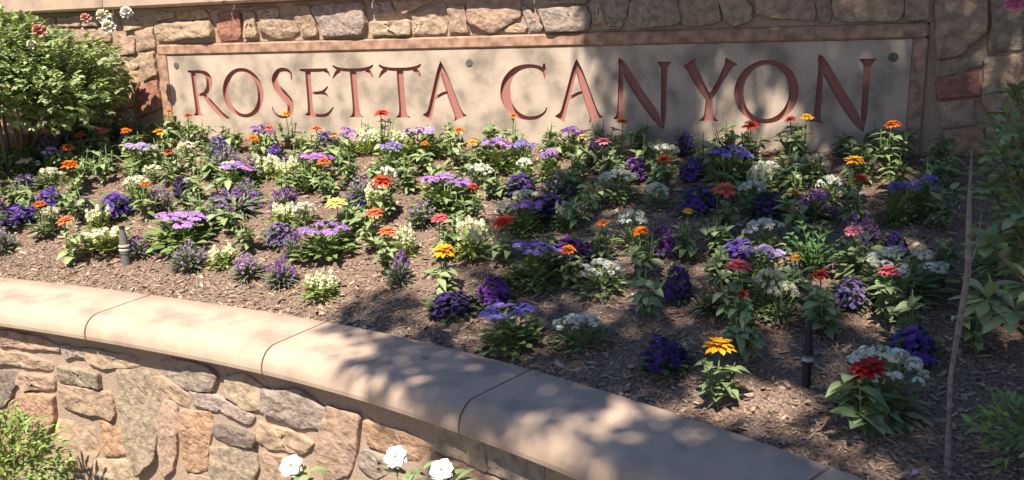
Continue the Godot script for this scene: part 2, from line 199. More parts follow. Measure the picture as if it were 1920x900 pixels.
# face stones of the tall sign wall: tone, then outline (x, height)
const SIGN_STONES := [
	[1, [-3.947, 1.704, -3.794, 1.712, -3.788, 1.673, -3.936, 1.654]],
	[0, [-3.782, 1.712, -3.559, 1.712, -3.532, 1.671, -3.683, 1.65, -3.773, 1.666]],
	[0, [-3.963, 1.65, -3.527, 1.649, -3.515, 1.559, -3.946, 1.538]],
	[3, [-3.478, 1.692, -3.31, 1.688, -3.318, 1.546, -3.391, 1.527, -3.481, 1.537, -3.495, 1.63]],
	[0, [-3.296, 1.686, -3.212, 1.686, -3.203, 1.547, -3.3, 1.54]],
	[0, [-3.557, 1.712, -3.417, 1.712, -3.433, 1.712, -3.543, 1.701]],
	[2, [-3.4, 1.712, -3.07, 1.712, -3.084, 1.712, -3.379, 1.701]],
	[1, [-3.201, 1.694, -3.054, 1.71, -3.052, 1.651, -3.188, 1.636]],
	[6, [-3.201, 1.63, -2.951, 1.667, -2.917, 1.567, -2.981, 1.534, -3.098, 1.536, -3.187, 1.587]],
	[6, [-2.956, 1.712, -2.843, 1.712, -2.81, 1.621, -2.797, 1.546, -2.898, 1.536, -2.941, 1.619]],
	[8, [-2.836, 1.695, -2.761, 1.712, -2.497, 1.712, -2.48, 1.597, -2.517, 1.54, -2.764, 1.54, -2.801, 1.621]],
	[8, [-2.485, 1.712, -2.329, 1.712, -2.31, 1.653, -2.38, 1.633, -2.466, 1.688]],
	[2, [-2.314, 1.712, -2.065, 1.712, -2.104, 1.691, -2.257, 1.638, -2.305, 1.673]],
	[1, [-2.464, 1.612, -2.221, 1.613, -2.215, 1.534, -2.459, 1.534]],
	[1, [-2.208, 1.613, -2.138, 1.616, -2.131, 1.534, -2.212, 1.531]],
	[0, [-2.218, 1.64, -2.026, 1.703, -1.993, 1.624, -2.014, 1.534, -2.119, 1.532, -2.207, 1.608]],
	[2, [-1.998, 1.667, -1.898, 1.675, -1.891, 1.563, -1.881, 1.535, -1.998, 1.536]],
	[2, [-1.889, 1.712, -1.592, 1.712, -1.593, 1.609, -1.661, 1.57, -1.748, 1.525, -1.877, 1.577, -1.894, 1.619]],
	[0, [-1.731, 1.535, -1.633, 1.58, -1.558, 1.558, -1.576, 1.524]],
	[8, [-1.599, 1.66, -1.564, 1.655, -1.474, 1.552, -1.493, 1.525, -1.554, 1.523]],
	[4, [-1.506, 1.638, -1.258, 1.649, -1.227, 1.598, -1.244, 1.53, -1.457, 1.525]],
	[4, [-1.584, 1.712, -1.256, 1.712, -1.246, 1.659, -1.57, 1.661]],
	[1, [-1.251, 1.651, -1.192, 1.666, -1.162, 1.571, -1.224, 1.551]],
	[8, [-1.19, 1.712, -1.036, 1.712, -1.059, 1.574, -1.146, 1.579]],
	[7, [-1.183, 1.57, -1.069, 1.569, -1.082, 1.533, -1.175, 1.533]],
	[5, [-1.045, 1.654, -0.835, 1.712, -0.793, 1.557, -0.843, 1.538, -1.005, 1.534, -1.05, 1.57]],
	[6, [-0.831, 1.712, -0.636, 1.712, -0.612, 1.555, -0.687, 1.533, -0.791, 1.54]],
	[0, [-0.632, 1.65, -0.55, 1.712, -0.474, 1.607, -0.478, 1.55, -0.555, 1.526, -0.6, 1.558]],
	[2, [-0.478, 1.712, -0.273, 1.712, -0.21, 1.612, -0.207, 1.537, -0.364, 1.553, -0.466, 1.581]],
	[5, [-0.211, 1.634, -0.174, 1.712, -0.135, 1.58, -0.144, 1.533, -0.192, 1.529]],
	[0, [-0.157, 1.712, 0.134, 1.712, 0.146, 1.549, 0.122, 1.531, -0.077, 1.53, -0.132, 1.558]],
	[6, [0.142, 1.712, 0.237, 1.712, 0.242, 1.529, 0.156, 1.527]],
	[2, [-4.271, 1.592, -4.127, 1.579, -4.121, 1.47, -4.265, 1.46]],
	[1, [-4.286, 1.453, -4.123, 1.465, -4.095, 1.413, -4.159, 1.371, -4.31, 1.382]],
	[7, [-4.32, 1.369, -4.139, 1.371, -4.126, 1.3, -4.192, 1.146, -4.336, 1.13]],
	[0, [-4.096, 1.475, -3.978, 1.486, -3.968, 1.341, -4.099, 1.303]],
	[3, [-4.141, 1.27, -3.978, 1.318, -3.966, 1.15, -4.156, 1.075]],
	[1, [-4.34, 1.119, -4.188, 1.137, -4.185, 1, -4.337, 0.988]],
	[2, [-4.111, 1.603, -3.964, 1.631, -3.961, 1.499, -4.107, 1.479]],
	[0, [-4.202, 1.679, -3.969, 1.697, -3.964, 1.645, -4.196, 1.599]],
	[6, [0.253, 1.604, 0.351, 1.712, 0.452, 1.712, 0.462, 1.473, 0.371, 1.382, 0.284, 1.367]],
	[5, [0.282, 1.361, 0.452, 1.386, 0.464, 1.339, 0.356, 1.304, 0.282, 1.299]],
	[3, [0.288, 1.286, 0.45, 1.326, 0.466, 1.215, 0.297, 1.198]],
	[0, [0.306, 1.192, 0.44, 1.206, 0.463, 1.09, 0.322, 1.076]],
	[0, [0.46, 1.37, 0.579, 1.39, 0.611, 1.192, 0.538, 1.097, 0.466, 1.191]],
	[7, [0.328, 1.07, 0.485, 1.084, 0.516, 0.966, 0.342, 0.949]],
	[6, [0.353, 0.943, 0.496, 0.955, 0.509, 0.805, 0.372, 0.789]],
	[7, [0.492, 1.084, 0.624, 1.091, 0.637, 0.954, 0.514, 0.946]],
	[5, [0.462, 1.712, 0.584, 1.712, 0.604, 1.4, 0.481, 1.381]],
	[6, [-5.177, 0.932, -5.089, 0.93, -5.004, 0.933, -4.992, 0.851, -5.099, 0.853, -5.182, 0.85]],
	[0, [-4.987, 0.933, -4.861, 0.939, -4.736, 0.934, -4.726, 0.85, -4.875, 0.847, -4.997, 0.853]],
	[1, [-4.733, 0.937, -4.653, 0.938, -4.582, 0.934, -4.575, 0.849, -4.66, 0.851, -4.719, 0.846]],
	[4, [-4.567, 0.932, -4.446, 0.932, -4.318, 0.932, -4.31, 0.853, -4.459, 0.855, -4.575, 0.852]],
	[7, [-5.185, 1.015, -5.06, 1.018, -4.929, 1.013, -4.93, 0.939, -5.073, 0.936, -5.19, 0.946]],
	[0, [-4.924, 1.009, -4.857, 1.013, -4.787, 1.015, -4.791, 0.935, -4.864, 0.937, -4.933, 0.941]],
	[6, [-4.776, 1.015, -4.659, 1.009, -4.539, 1.01, -4.543, 0.946, -4.672, 0.936, -4.775, 0.944]],
	[7, [-4.537, 1.009, -4.44, 1.009, -4.342, 1.014, -4.346, 0.938, -4.449, 0.936, -4.533, 0.945]],
	[6, [-5.192, 1.078, -5.094, 1.088, -5.001, 1.083, -5.001, 1.022, -5.103, 1.018, -5.186, 1.015]],
	[7, [-4.995, 1.084, -4.929, 1.081, -4.856, 1.08, -4.855, 1.017, -4.937, 1.017, -5.007, 1.023]],
	[1, [-4.859, 1.085, -4.736, 1.078, -4.617, 1.081, -4.618, 1.013, -4.749, 1.012, -4.856, 1.012]],
	[7, [-4.609, 1.078, -4.485, 1.078, -4.353, 1.081, -4.359, 1.013, -4.498, 1.012, -4.612, 1.014]],
	[1, [-5.178, 1.15, -5.068, 1.152, -4.946, 1.151, -4.959, 1.083, -5.08, 1.09, -5.186, 1.089]],
	[1, [-4.954, 1.153, -4.842, 1.151, -4.734, 1.154, -4.726, 1.09, -4.853, 1.087, -4.944, 1.087]],
	[7, [-4.725, 1.157, -4.611, 1.156, -4.497, 1.154, -4.495, 1.093, -4.623, 1.087, -4.73, 1.089]],
	[7, [-5.161, 1.246, -5.077, 1.248, -4.991, 1.244, -4.997, 1.156, -5.086, 1.16, -5.158, 1.163]],
	[7, [-4.992, 1.245, -4.852, 1.244, -4.712, 1.245, -4.719, 1.151, -4.865, 1.161, -4.992, 1.153]],
	[7, [-4.707, 1.249, -4.603, 1.243, -4.491, 1.249, -4.491, 1.16, -4.614, 1.156, -4.714, 1.163]],
	[7, [-4.458, 1.248, -4.4, 1.251, -4.334, 1.251, -4.337, 1.154, -4.406, 1.159, -4.458, 1.153]],
	[0, [-5.189, 1.353, -5.064, 1.354, -4.939, 1.351, -4.94, 1.248, -5.076, 1.255, -5.181, 1.245]],
	[7, [-4.931, 1.349, -4.864, 1.346, -4.791, 1.352, -4.798, 1.248, -4.871, 1.249, -4.939, 1.26]],
	[0, [-4.79, 1.347, -4.669, 1.349, -4.548, 1.355, -4.547, 1.258, -4.681, 1.256, -4.79, 1.253]],
	[0, [-4.52, 1.353, -4.425, 1.348, -4.339, 1.348, -4.332, 1.255, -4.434, 1.257, -4.514, 1.252]],
	[2, [-5.154, 1.452, -5.064, 1.45, -4.976, 1.455, -4.974, 1.36, -5.073, 1.35, -5.152, 1.351]],
	[6, [-4.969, 1.46, -4.838, 1.458, -4.705, 1.458, -4.701, 1.362, -4.852, 1.355, -4.979, 1.359]],
	[6, [-4.69, 1.46, -4.614, 1.456, -4.538, 1.454, -4.529, 1.355, -4.623, 1.352, -4.698, 1.347]],
	[0, [-4.505, 1.458, -4.425, 1.461, -4.36, 1.459, -4.347, 1.348, -4.433, 1.353, -4.492, 1.347]],
	[0, [-5.165, 1.544, -5.059, 1.546, -4.963, 1.543, -4.957, 1.467, -5.069, 1.457, -5.154, 1.467]],
	[0, [-4.961, 1.551, -4.892, 1.552, -4.835, 1.543, -4.822, 1.454, -4.898, 1.458, -4.959, 1.455]],
	[0, [-4.829, 1.551, -4.706, 1.55, -4.586, 1.548, -4.586, 1.467, -4.718, 1.455, -4.831, 1.467]],
	[6, [-4.588, 1.551, -4.474, 1.55, -4.358, 1.544, -4.361, 1.455, -4.485, 1.464, -4.587, 1.464]],
	[0, [-5.167, 1.635, -5.093, 1.641, -5.024, 1.636, -5.026, 1.548, -5.101, 1.552, -5.172, 1.545]],
	[4, [-5.02, 1.637, -4.933, 1.641, -4.846, 1.641, -4.849, 1.549, -4.941, 1.551, -5.023, 1.554]],
	[1, [-4.844, 1.641, -4.721, 1.635, -4.596, 1.634, -4.59, 1.551, -4.734, 1.548, -4.838, 1.553]],
	[2, [-4.594, 1.642, -4.456, 1.636, -4.319, 1.64, -4.311, 1.552, -4.47, 1.55, -4.597, 1.547]],
	[7, [-5.183, 1.711, -5.086, 1.712, -4.981, 1.711, -4.984, 1.639, -5.096, 1.645, -5.194, 1.644]],
	[6, [-4.981, 1.712, -4.86, 1.711, -4.748, 1.705, -4.734, 1.638, -4.872, 1.641, -4.971, 1.641]],
	[2, [-4.732, 1.705, -4.633, 1.704, -4.523, 1.712, -4.532, 1.642, -4.643, 1.642, -4.741, 1.647]],
	[2, [-4.518, 1.71, -4.457, 1.703, -4.388, 1.705, -4.394, 1.636, -4.464, 1.643, -4.523, 1.645]],
	[2, [-4.383, 1.705, -4.308, 1.703, -4.238, 1.704, -4.223, 1.641, -4.316, 1.639, -4.394, 1.644]],
	[5, [0.529, 0.852, 0.643, 0.853, 0.761, 0.859, 0.761, 0.756, 0.631, 0.751, 0.523, 0.757]],
	[5, [0.76, 0.852, 0.853, 0.859, 0.938, 0.857, 0.934, 0.759, 0.843, 0.752, 0.768, 0.746]],
	[7, [0.951, 0.86, 1.074, 0.855, 1.204, 0.858, 1.196, 0.745, 1.061, 0.75, 0.949, 0.744]],
	[7, [1.211, 0.855, 1.342, 0.857, 1.483, 0.858, 1.474, 0.756, 1.329, 0.756, 1.211, 0.752]],
	[1, [0.638, 0.989, 0.755, 0.988, 0.888, 0.986, 0.882, 0.856, 0.743, 0.858, 0.629, 0.865]],
	[1, [0.882, 0.986, 1.018, 0.99, 1.142, 0.981, 1.156, 0.86, 1.004, 0.858, 0.89, 0.858]],
	[7, [1.152, 0.989, 1.223, 0.981, 1.298, 0.987, 1.285, 0.86, 1.216, 0.861, 1.148, 0.857]],
	[7, [1.302, 0.988, 1.405, 0.984, 1.507, 0.987, 1.52, 0.863, 1.394, 0.86, 1.301, 0.865]],
	[4, [0.638, 1.062, 0.713, 1.063, 0.774, 1.061, 0.782, 0.984, 0.706, 0.993, 0.64, 0.991]],
	[0, [0.788, 1.055, 0.882, 1.063, 0.98, 1.059, 0.981, 0.989, 0.872, 0.988, 0.783, 0.994]],
	[7, [0.981, 1.061, 1.093, 1.055, 1.197, 1.058, 1.202, 0.99, 1.082, 0.986, 0.991, 0.989]],
	[7, [1.21, 1.055, 1.327, 1.056, 1.449, 1.054, 1.438, 0.991, 1.314, 0.989, 1.207, 0.99]],
	[1, [0.65, 1.186, 0.767, 1.19, 0.897, 1.19, 0.895, 1.07, 0.754, 1.057, 0.639, 1.062]],
	[7, [0.899, 1.185, 0.969, 1.186, 1.047, 1.187, 1.048, 1.068, 0.961, 1.065, 0.889, 1.062]],
	[5, [1.054, 1.183, 1.18, 1.182, 1.315, 1.191, 1.305, 1.067, 1.166, 1.063, 1.046, 1.056]],
	[4, [0.611, 1.26, 0.674, 1.265, 0.736, 1.26, 0.741, 1.187, 0.667, 1.188, 0.614, 1.196]],
	[1, [0.736, 1.259, 0.849, 1.264, 0.952, 1.261, 0.959, 1.189, 0.838, 1.193, 0.749, 1.196]],
	[0, [0.957, 1.264, 1.098, 1.256, 1.239, 1.261, 1.232, 1.198, 1.084, 1.186, 0.959, 1.186]],
	[5, [1.239, 1.26, 1.35, 1.267, 1.462, 1.258, 1.45, 1.196, 1.339, 1.19, 1.245, 1.192]],
	[0, [0.621, 1.385, 0.704, 1.388, 0.792, 1.391, 0.783, 1.27, 0.696, 1.266, 0.625, 1.26]],
	[0, [0.784, 1.386, 0.875, 1.39, 0.96, 1.392, 0.954, 1.267, 0.866, 1.264, 0.783, 1.261]],
	[6, [0.963, 1.39, 1.026, 1.394, 1.092, 1.39, 1.081, 1.261, 1.019, 1.27, 0.96, 1.264]],
	[1, [1.097, 1.385, 1.22, 1.394, 1.35, 1.389, 1.349, 1.265, 1.207, 1.27, 1.099, 1.273]],
	[1, [0.613, 1.473, 0.701, 1.478, 0.786, 1.471, 0.79, 1.398, 0.692, 1.391, 0.611, 1.392]],
	[6, [0.8, 1.475, 0.873, 1.477, 0.955, 1.48, 0.96, 1.399, 0.865, 1.396, 0.796, 1.399]],
	[7, [0.959, 1.474, 1.036, 1.478, 1.12, 1.472, 1.116, 1.398, 1.028, 1.394, 0.954, 1.4]],
	[4, [1.113, 1.475, 1.255, 1.479, 1.391, 1.475, 1.386, 1.4, 1.241, 1.394, 1.121, 1.391]],
	[5, [0.6, 1.575, 0.738, 1.585, 0.876, 1.576, 0.879, 1.476, 0.724, 1.482, 0.604, 1.481]],
	[4, [0.88, 1.581, 1.007, 1.577, 1.138, 1.577, 1.137, 1.48, 0.994, 1.476, 0.89, 1.474]],
	[0, [1.139, 1.576, 1.193, 1.577, 1.252, 1.576, 1.245, 1.481, 1.187, 1.478, 1.136, 1.483]],
	[6, [1.263, 1.584, 1.396, 1.575, 1.541, 1.575, 1.544, 1.473, 1.382, 1.479, 1.26, 1.474]],
	[0, [0.617, 1.712, 0.696, 1.709, 0.77, 1.709, 0.767, 1.59, 0.689, 1.586, 0.622, 1.576]],
	[1, [0.769, 1.706, 0.921, 1.706, 1.062, 1.71, 1.066, 1.588, 0.906, 1.583, 0.77, 1.588]],
	[7, [1.074, 1.705, 1.215, 1.704, 1.353, 1.704, 1.357, 1.586, 1.2, 1.581, 1.064, 1.581]],
	[6, [-7.579, 0.849, -7.446, 0.851, -7.312, 0.856, -7.32, 0.695, -7.459, 0.706, -7.571, 0.699]],
	[1, [-7.32, 0.849, -7.114, 0.853, -6.907, 0.855, -6.917, 0.702, -7.134, 0.7, -7.313, 0.699]],
	[4, [-6.904, 0.855, -6.726, 0.854, -6.536, 0.856, -6.543, 0.704, -6.744, 0.702, -6.908, 0.702]],
	[4, [-6.545, 0.853, -6.399, 0.855, -6.255, 0.851, -6.253, 0.708, -6.413, 0.702, -6.545, 0.697]],
	[1, [-6.25, 0.856, -6.041, 0.854, -5.832, 0.856, -5.831, 0.709, -6.062, 0.706, -6.253, 0.703]],
	[1, [-5.828, 0.851, -5.646, 0.858, -5.472, 0.852, -5.466, 0.709, -5.664, 0.698, -5.822, 0.705]],
	[6, [-7.559, 1, -7.401, 1.004, -7.237, 0.995, -7.24, 0.852, -7.418, 0.862, -7.57, 0.862]],
	[4, [-7.229, 0.999, -7.045, 1.001, -6.852, 1.001, -6.855, 0.863, -7.064, 0.86, -7.234, 0.865]],
	[1, [-6.846, 0.996, -6.723, 1.004, -6.59, 1.002, -6.595, 0.854, -6.736, 0.854, -6.86, 0.851]],
	[4, [-6.592, 0.996, -6.388, 0.998, -6.188, 1.001, -6.187, 0.858, -6.408, 0.855, -6.592, 0.864]],
	[6, [-6.181, 0.996, -6.034, 1.004, -5.88, 1, -5.879, 0.852, -6.049, 0.861, -6.183, 0.855]],
	[6, [-5.887, 0.996, -5.678, 1, -5.481, 1.004, -5.482, 0.864, -5.698, 0.858, -5.882, 0.85]],
	[1, [-7.567, 1.13, -7.373, 1.13, -7.175, 1.137, -7.175, 1.011, -7.393, 1.006, -7.57, 1.011]],
	[7, [-7.171, 1.133, -7.04, 1.132, -6.906, 1.133, -6.904, 1.01, -7.054, 1, -7.172, 1.002]],
	[1, [-6.91, 1.135, -6.712, 1.136, -6.525, 1.133, -6.52, 1, -6.731, 1, -6.907, 1.002]],
	[0, [-6.511, 1.138, -6.295, 1.14, -6.073, 1.135, -6.081, 1.007, -6.317, 1.007, -6.519, 1.005]],
	[7, [-6.068, 1.137, -5.854, 1.138, -5.633, 1.132, -5.633, 1.01, -5.876, 0.999, -6.063, 1.003]],
	[6, [-5.643, 1.134, -5.428, 1.139, -5.228, 1.135, -5.222, 0.998, -5.449, 1.002, -5.628, 0.999]],
	[6, [-7.597, 1.309, -7.377, 1.31, -7.165, 1.308, -7.164, 1.133, -7.399, 1.139, -7.599, 1.144]],
	[1, [-7.154, 1.311, -6.982, 1.312, -6.797, 1.31, -6.807, 1.146, -7, 1.143, -7.166, 1.144]],
	[0, [-6.804, 1.306, -6.656, 1.314, -6.519, 1.314, -6.507, 1.146, -6.671, 1.135, -6.795, 1.132]],
	[7, [-6.508, 1.308, -6.321, 1.31, -6.134, 1.312, -6.136, 1.141, -6.34, 1.134, -6.502, 1.144]],
	[4, [-6.125, 1.313, -6.003, 1.306, -5.873, 1.308, -5.877, 1.133, -6.016, 1.134, -6.131, 1.142]],
	[7, [-5.875, 1.312, -5.671, 1.307, -5.477, 1.311, -5.465, 1.135, -5.692, 1.134, -5.871, 1.144]],
	[2, [-7.584, 1.503, -7.401, 1.511, -7.223, 1.504, -7.23, 1.308, -7.419, 1.317, -7.581, 1.307]],
	[4, [-7.224, 1.505, -7.011, 1.508, -6.8, 1.51, -6.801, 1.321, -7.033, 1.315, -7.229, 1.318]],
	[7, [-6.798, 1.505, -6.628, 1.508, -6.452, 1.503, -6.46, 1.322, -6.645, 1.31, -6.794, 1.312]],
	[4, [-6.452, 1.51, -6.232, 1.507, -6.002, 1.504, -6.008, 1.31, -6.255, 1.313, -6.455, 1.311]],
	[7, [-5.998, 1.502, -5.86, 1.51, -5.707, 1.502, -5.717, 1.313, -5.875, 1.311, -6.008, 1.322]],
	[6, [-5.709, 1.507, -5.551, 1.502, -5.396, 1.509, -5.399, 1.314, -5.568, 1.311, -5.717, 1.322]],
	[1, [-7.589, 1.705, -7.45, 1.711, -7.317, 1.71, -7.311, 1.508, -7.464, 1.511, -7.589, 1.51]],
	[2, [-7.304, 1.707, -7.113, 1.706, -6.909, 1.704, -6.912, 1.508, -7.133, 1.515, -7.314, 1.517]],
	[4, [-6.917, 1.709, -6.758, 1.703, -6.602, 1.706, -6.601, 1.504, -6.773, 1.513, -6.916, 1.512]],
	[6, [-6.593, 1.706, -6.469, 1.704, -6.345, 1.708, -6.343, 1.517, -6.482, 1.51, -6.594, 1.517]],
	[4, [-6.335, 1.706, -6.195, 1.703, -6.054, 1.712, -6.058, 1.51, -6.209, 1.514, -6.327, 1.518]],
	[7, [-6.056, 1.711, -5.846, 1.711, -5.636, 1.711, -5.645, 1.511, -5.867, 1.509, -6.048, 1.517]],
	[7, [-5.632, 1.703, -5.47, 1.711, -5.298, 1.71, -5.307, 1.514, -5.487, 1.508, -5.631, 1.516]],
	[7, [1.599, 0.639, 1.762, 0.64, 1.914, 0.64, 1.925, 0.503, 1.746, 0.498, 1.604, 0.507]],
	[5, [1.93, 0.641, 2.061, 0.636, 2.196, 0.641, 2.2, 0.503, 2.047, 0.505, 1.921, 0.508]],
	[5, [2.201, 0.637, 2.41, 0.639, 2.616, 0.641, 2.612, 0.499, 2.389, 0.498, 2.196, 0.499]],
	[5, [2.624, 0.64, 2.79, 0.644, 2.952, 0.644, 2.954, 0.495, 2.773, 0.506, 2.626, 0.51]],
	[7, [2.965, 0.636, 3.134, 0.644, 3.299, 0.636, 3.314, 0.495, 3.116, 0.506, 2.969, 0.495]],
	[6, [1.625, 0.814, 1.814, 0.811, 1.996, 0.812, 1.996, 0.644, 1.795, 0.644, 1.624, 0.65]],
	[5, [2.005, 0.806, 2.151, 0.81, 2.293, 0.81, 2.299, 0.647, 2.136, 0.643, 2.004, 0.64]],
	[5, [2.306, 0.808, 2.479, 0.808, 2.655, 0.808, 2.657, 0.637, 2.461, 0.646, 2.304, 0.641]],
	[4, [2.669, 0.816, 2.849, 0.814, 3.044, 0.811, 3.044, 0.64, 2.83, 0.648, 2.669, 0.648]],
	[5, [1.64, 0.985, 1.77, 0.993, 1.909, 0.992, 1.908, 0.812, 1.757, 0.816, 1.636, 0.821]],
	[0, [1.905, 0.988, 2.123, 0.994, 2.337, 0.984, 2.34, 0.822, 2.101, 0.814, 1.904, 0.812]],
	[5, [2.346, 0.99, 2.476, 0.985, 2.613, 0.992, 2.603, 0.819, 2.462, 0.815, 2.348, 0.822]],
	[1, [2.616, 0.986, 2.83, 0.984, 3.044, 0.991, 3.044, 0.817, 2.808, 0.819, 2.616, 0.817]],
	[6, [1.643, 1.165, 1.793, 1.164, 1.94, 1.16, 1.942, 0.99, 1.778, 0.995, 1.639, 0.988]],
	[6, [1.955, 1.162, 2.13, 1.158, 2.304, 1.166, 2.303, 0.986, 2.112, 0.994, 1.947, 0.985]],
	[7, [2.317, 1.159, 2.463, 1.158, 2.615, 1.162, 2.605, 0.995, 2.448, 0.995, 2.317, 0.988]],
	[5, [2.615, 1.161, 2.82, 1.166, 3.021, 1.162, 3.03, 0.996, 2.799, 0.989, 2.611, 0.999]],
	[0, [1.626, 1.299, 1.822, 1.293, 2.011, 1.29, 2.021, 1.17, 1.803, 1.169, 1.636, 1.171]],
	[6, [2.026, 1.297, 2.205, 1.3, 2.388, 1.29, 2.386, 1.172, 2.186, 1.162, 2.023, 1.174]],
	[7, [2.391, 1.298, 2.568, 1.291, 2.732, 1.295, 2.746, 1.174, 2.55, 1.166, 2.388, 1.166]],
	[0, [2.743, 1.295, 2.925, 1.291, 3.107, 1.293, 3.113, 1.17, 2.907, 1.163, 2.747, 1.16]],
	[7, [1.643, 1.455, 1.822, 1.451, 1.997, 1.454, 1.994, 1.299, 1.805, 1.295, 1.646, 1.292]],
	[7, [1.997, 1.45, 2.221, 1.456, 2.436, 1.456, 2.443, 1.302, 2.199, 1.304, 1.999, 1.302]],
	[4, [2.452, 1.455, 2.64, 1.452, 2.839, 1.449, 2.838, 1.307, 2.62, 1.295, 2.441, 1.302]],
	[1, [2.843, 1.456, 3.017, 1.454, 3.202, 1.448, 3.197, 1.293, 2.998, 1.294, 2.836, 1.305]],
	[4, [1.603, 1.609, 1.737, 1.612, 1.864, 1.614, 1.869, 1.462, 1.724, 1.457, 1.611, 1.459]],
	[5, [1.874, 1.613, 2.001, 1.605, 2.127, 1.608, 2.14, 1.454, 1.987, 1.455, 1.873, 1.462]],
	[7, [2.144, 1.613, 2.29, 1.608, 2.437, 1.607, 2.433, 1.452, 2.274, 1.46, 2.146, 1.458]],
	[1, [2.446, 1.614, 2.573, 1.607, 2.694, 1.614, 2.703, 1.463, 2.56, 1.452, 2.45, 1.457]],
	[1, [2.698, 1.611, 2.86, 1.608, 3.009, 1.607, 3.008, 1.458, 2.844, 1.459, 2.699, 1.451]],
	[7, [1.617, 1.708, 1.75, 1.705, 1.88, 1.704, 1.891, 1.608, 1.736, 1.614, 1.621, 1.611]],
	[0, [1.894, 1.712, 2.041, 1.707, 2.198, 1.711, 2.202, 1.61, 2.026, 1.616, 1.895, 1.618]],
	[1, [2.192, 1.712, 2.421, 1.708, 2.647, 1.703, 2.648, 1.607, 2.398, 1.614, 2.2, 1.606]],
	[1, [2.644, 1.711, 2.866, 1.711, 3.084, 1.708, 3.078, 1.618, 2.844, 1.613, 2.648, 1.612]]
]
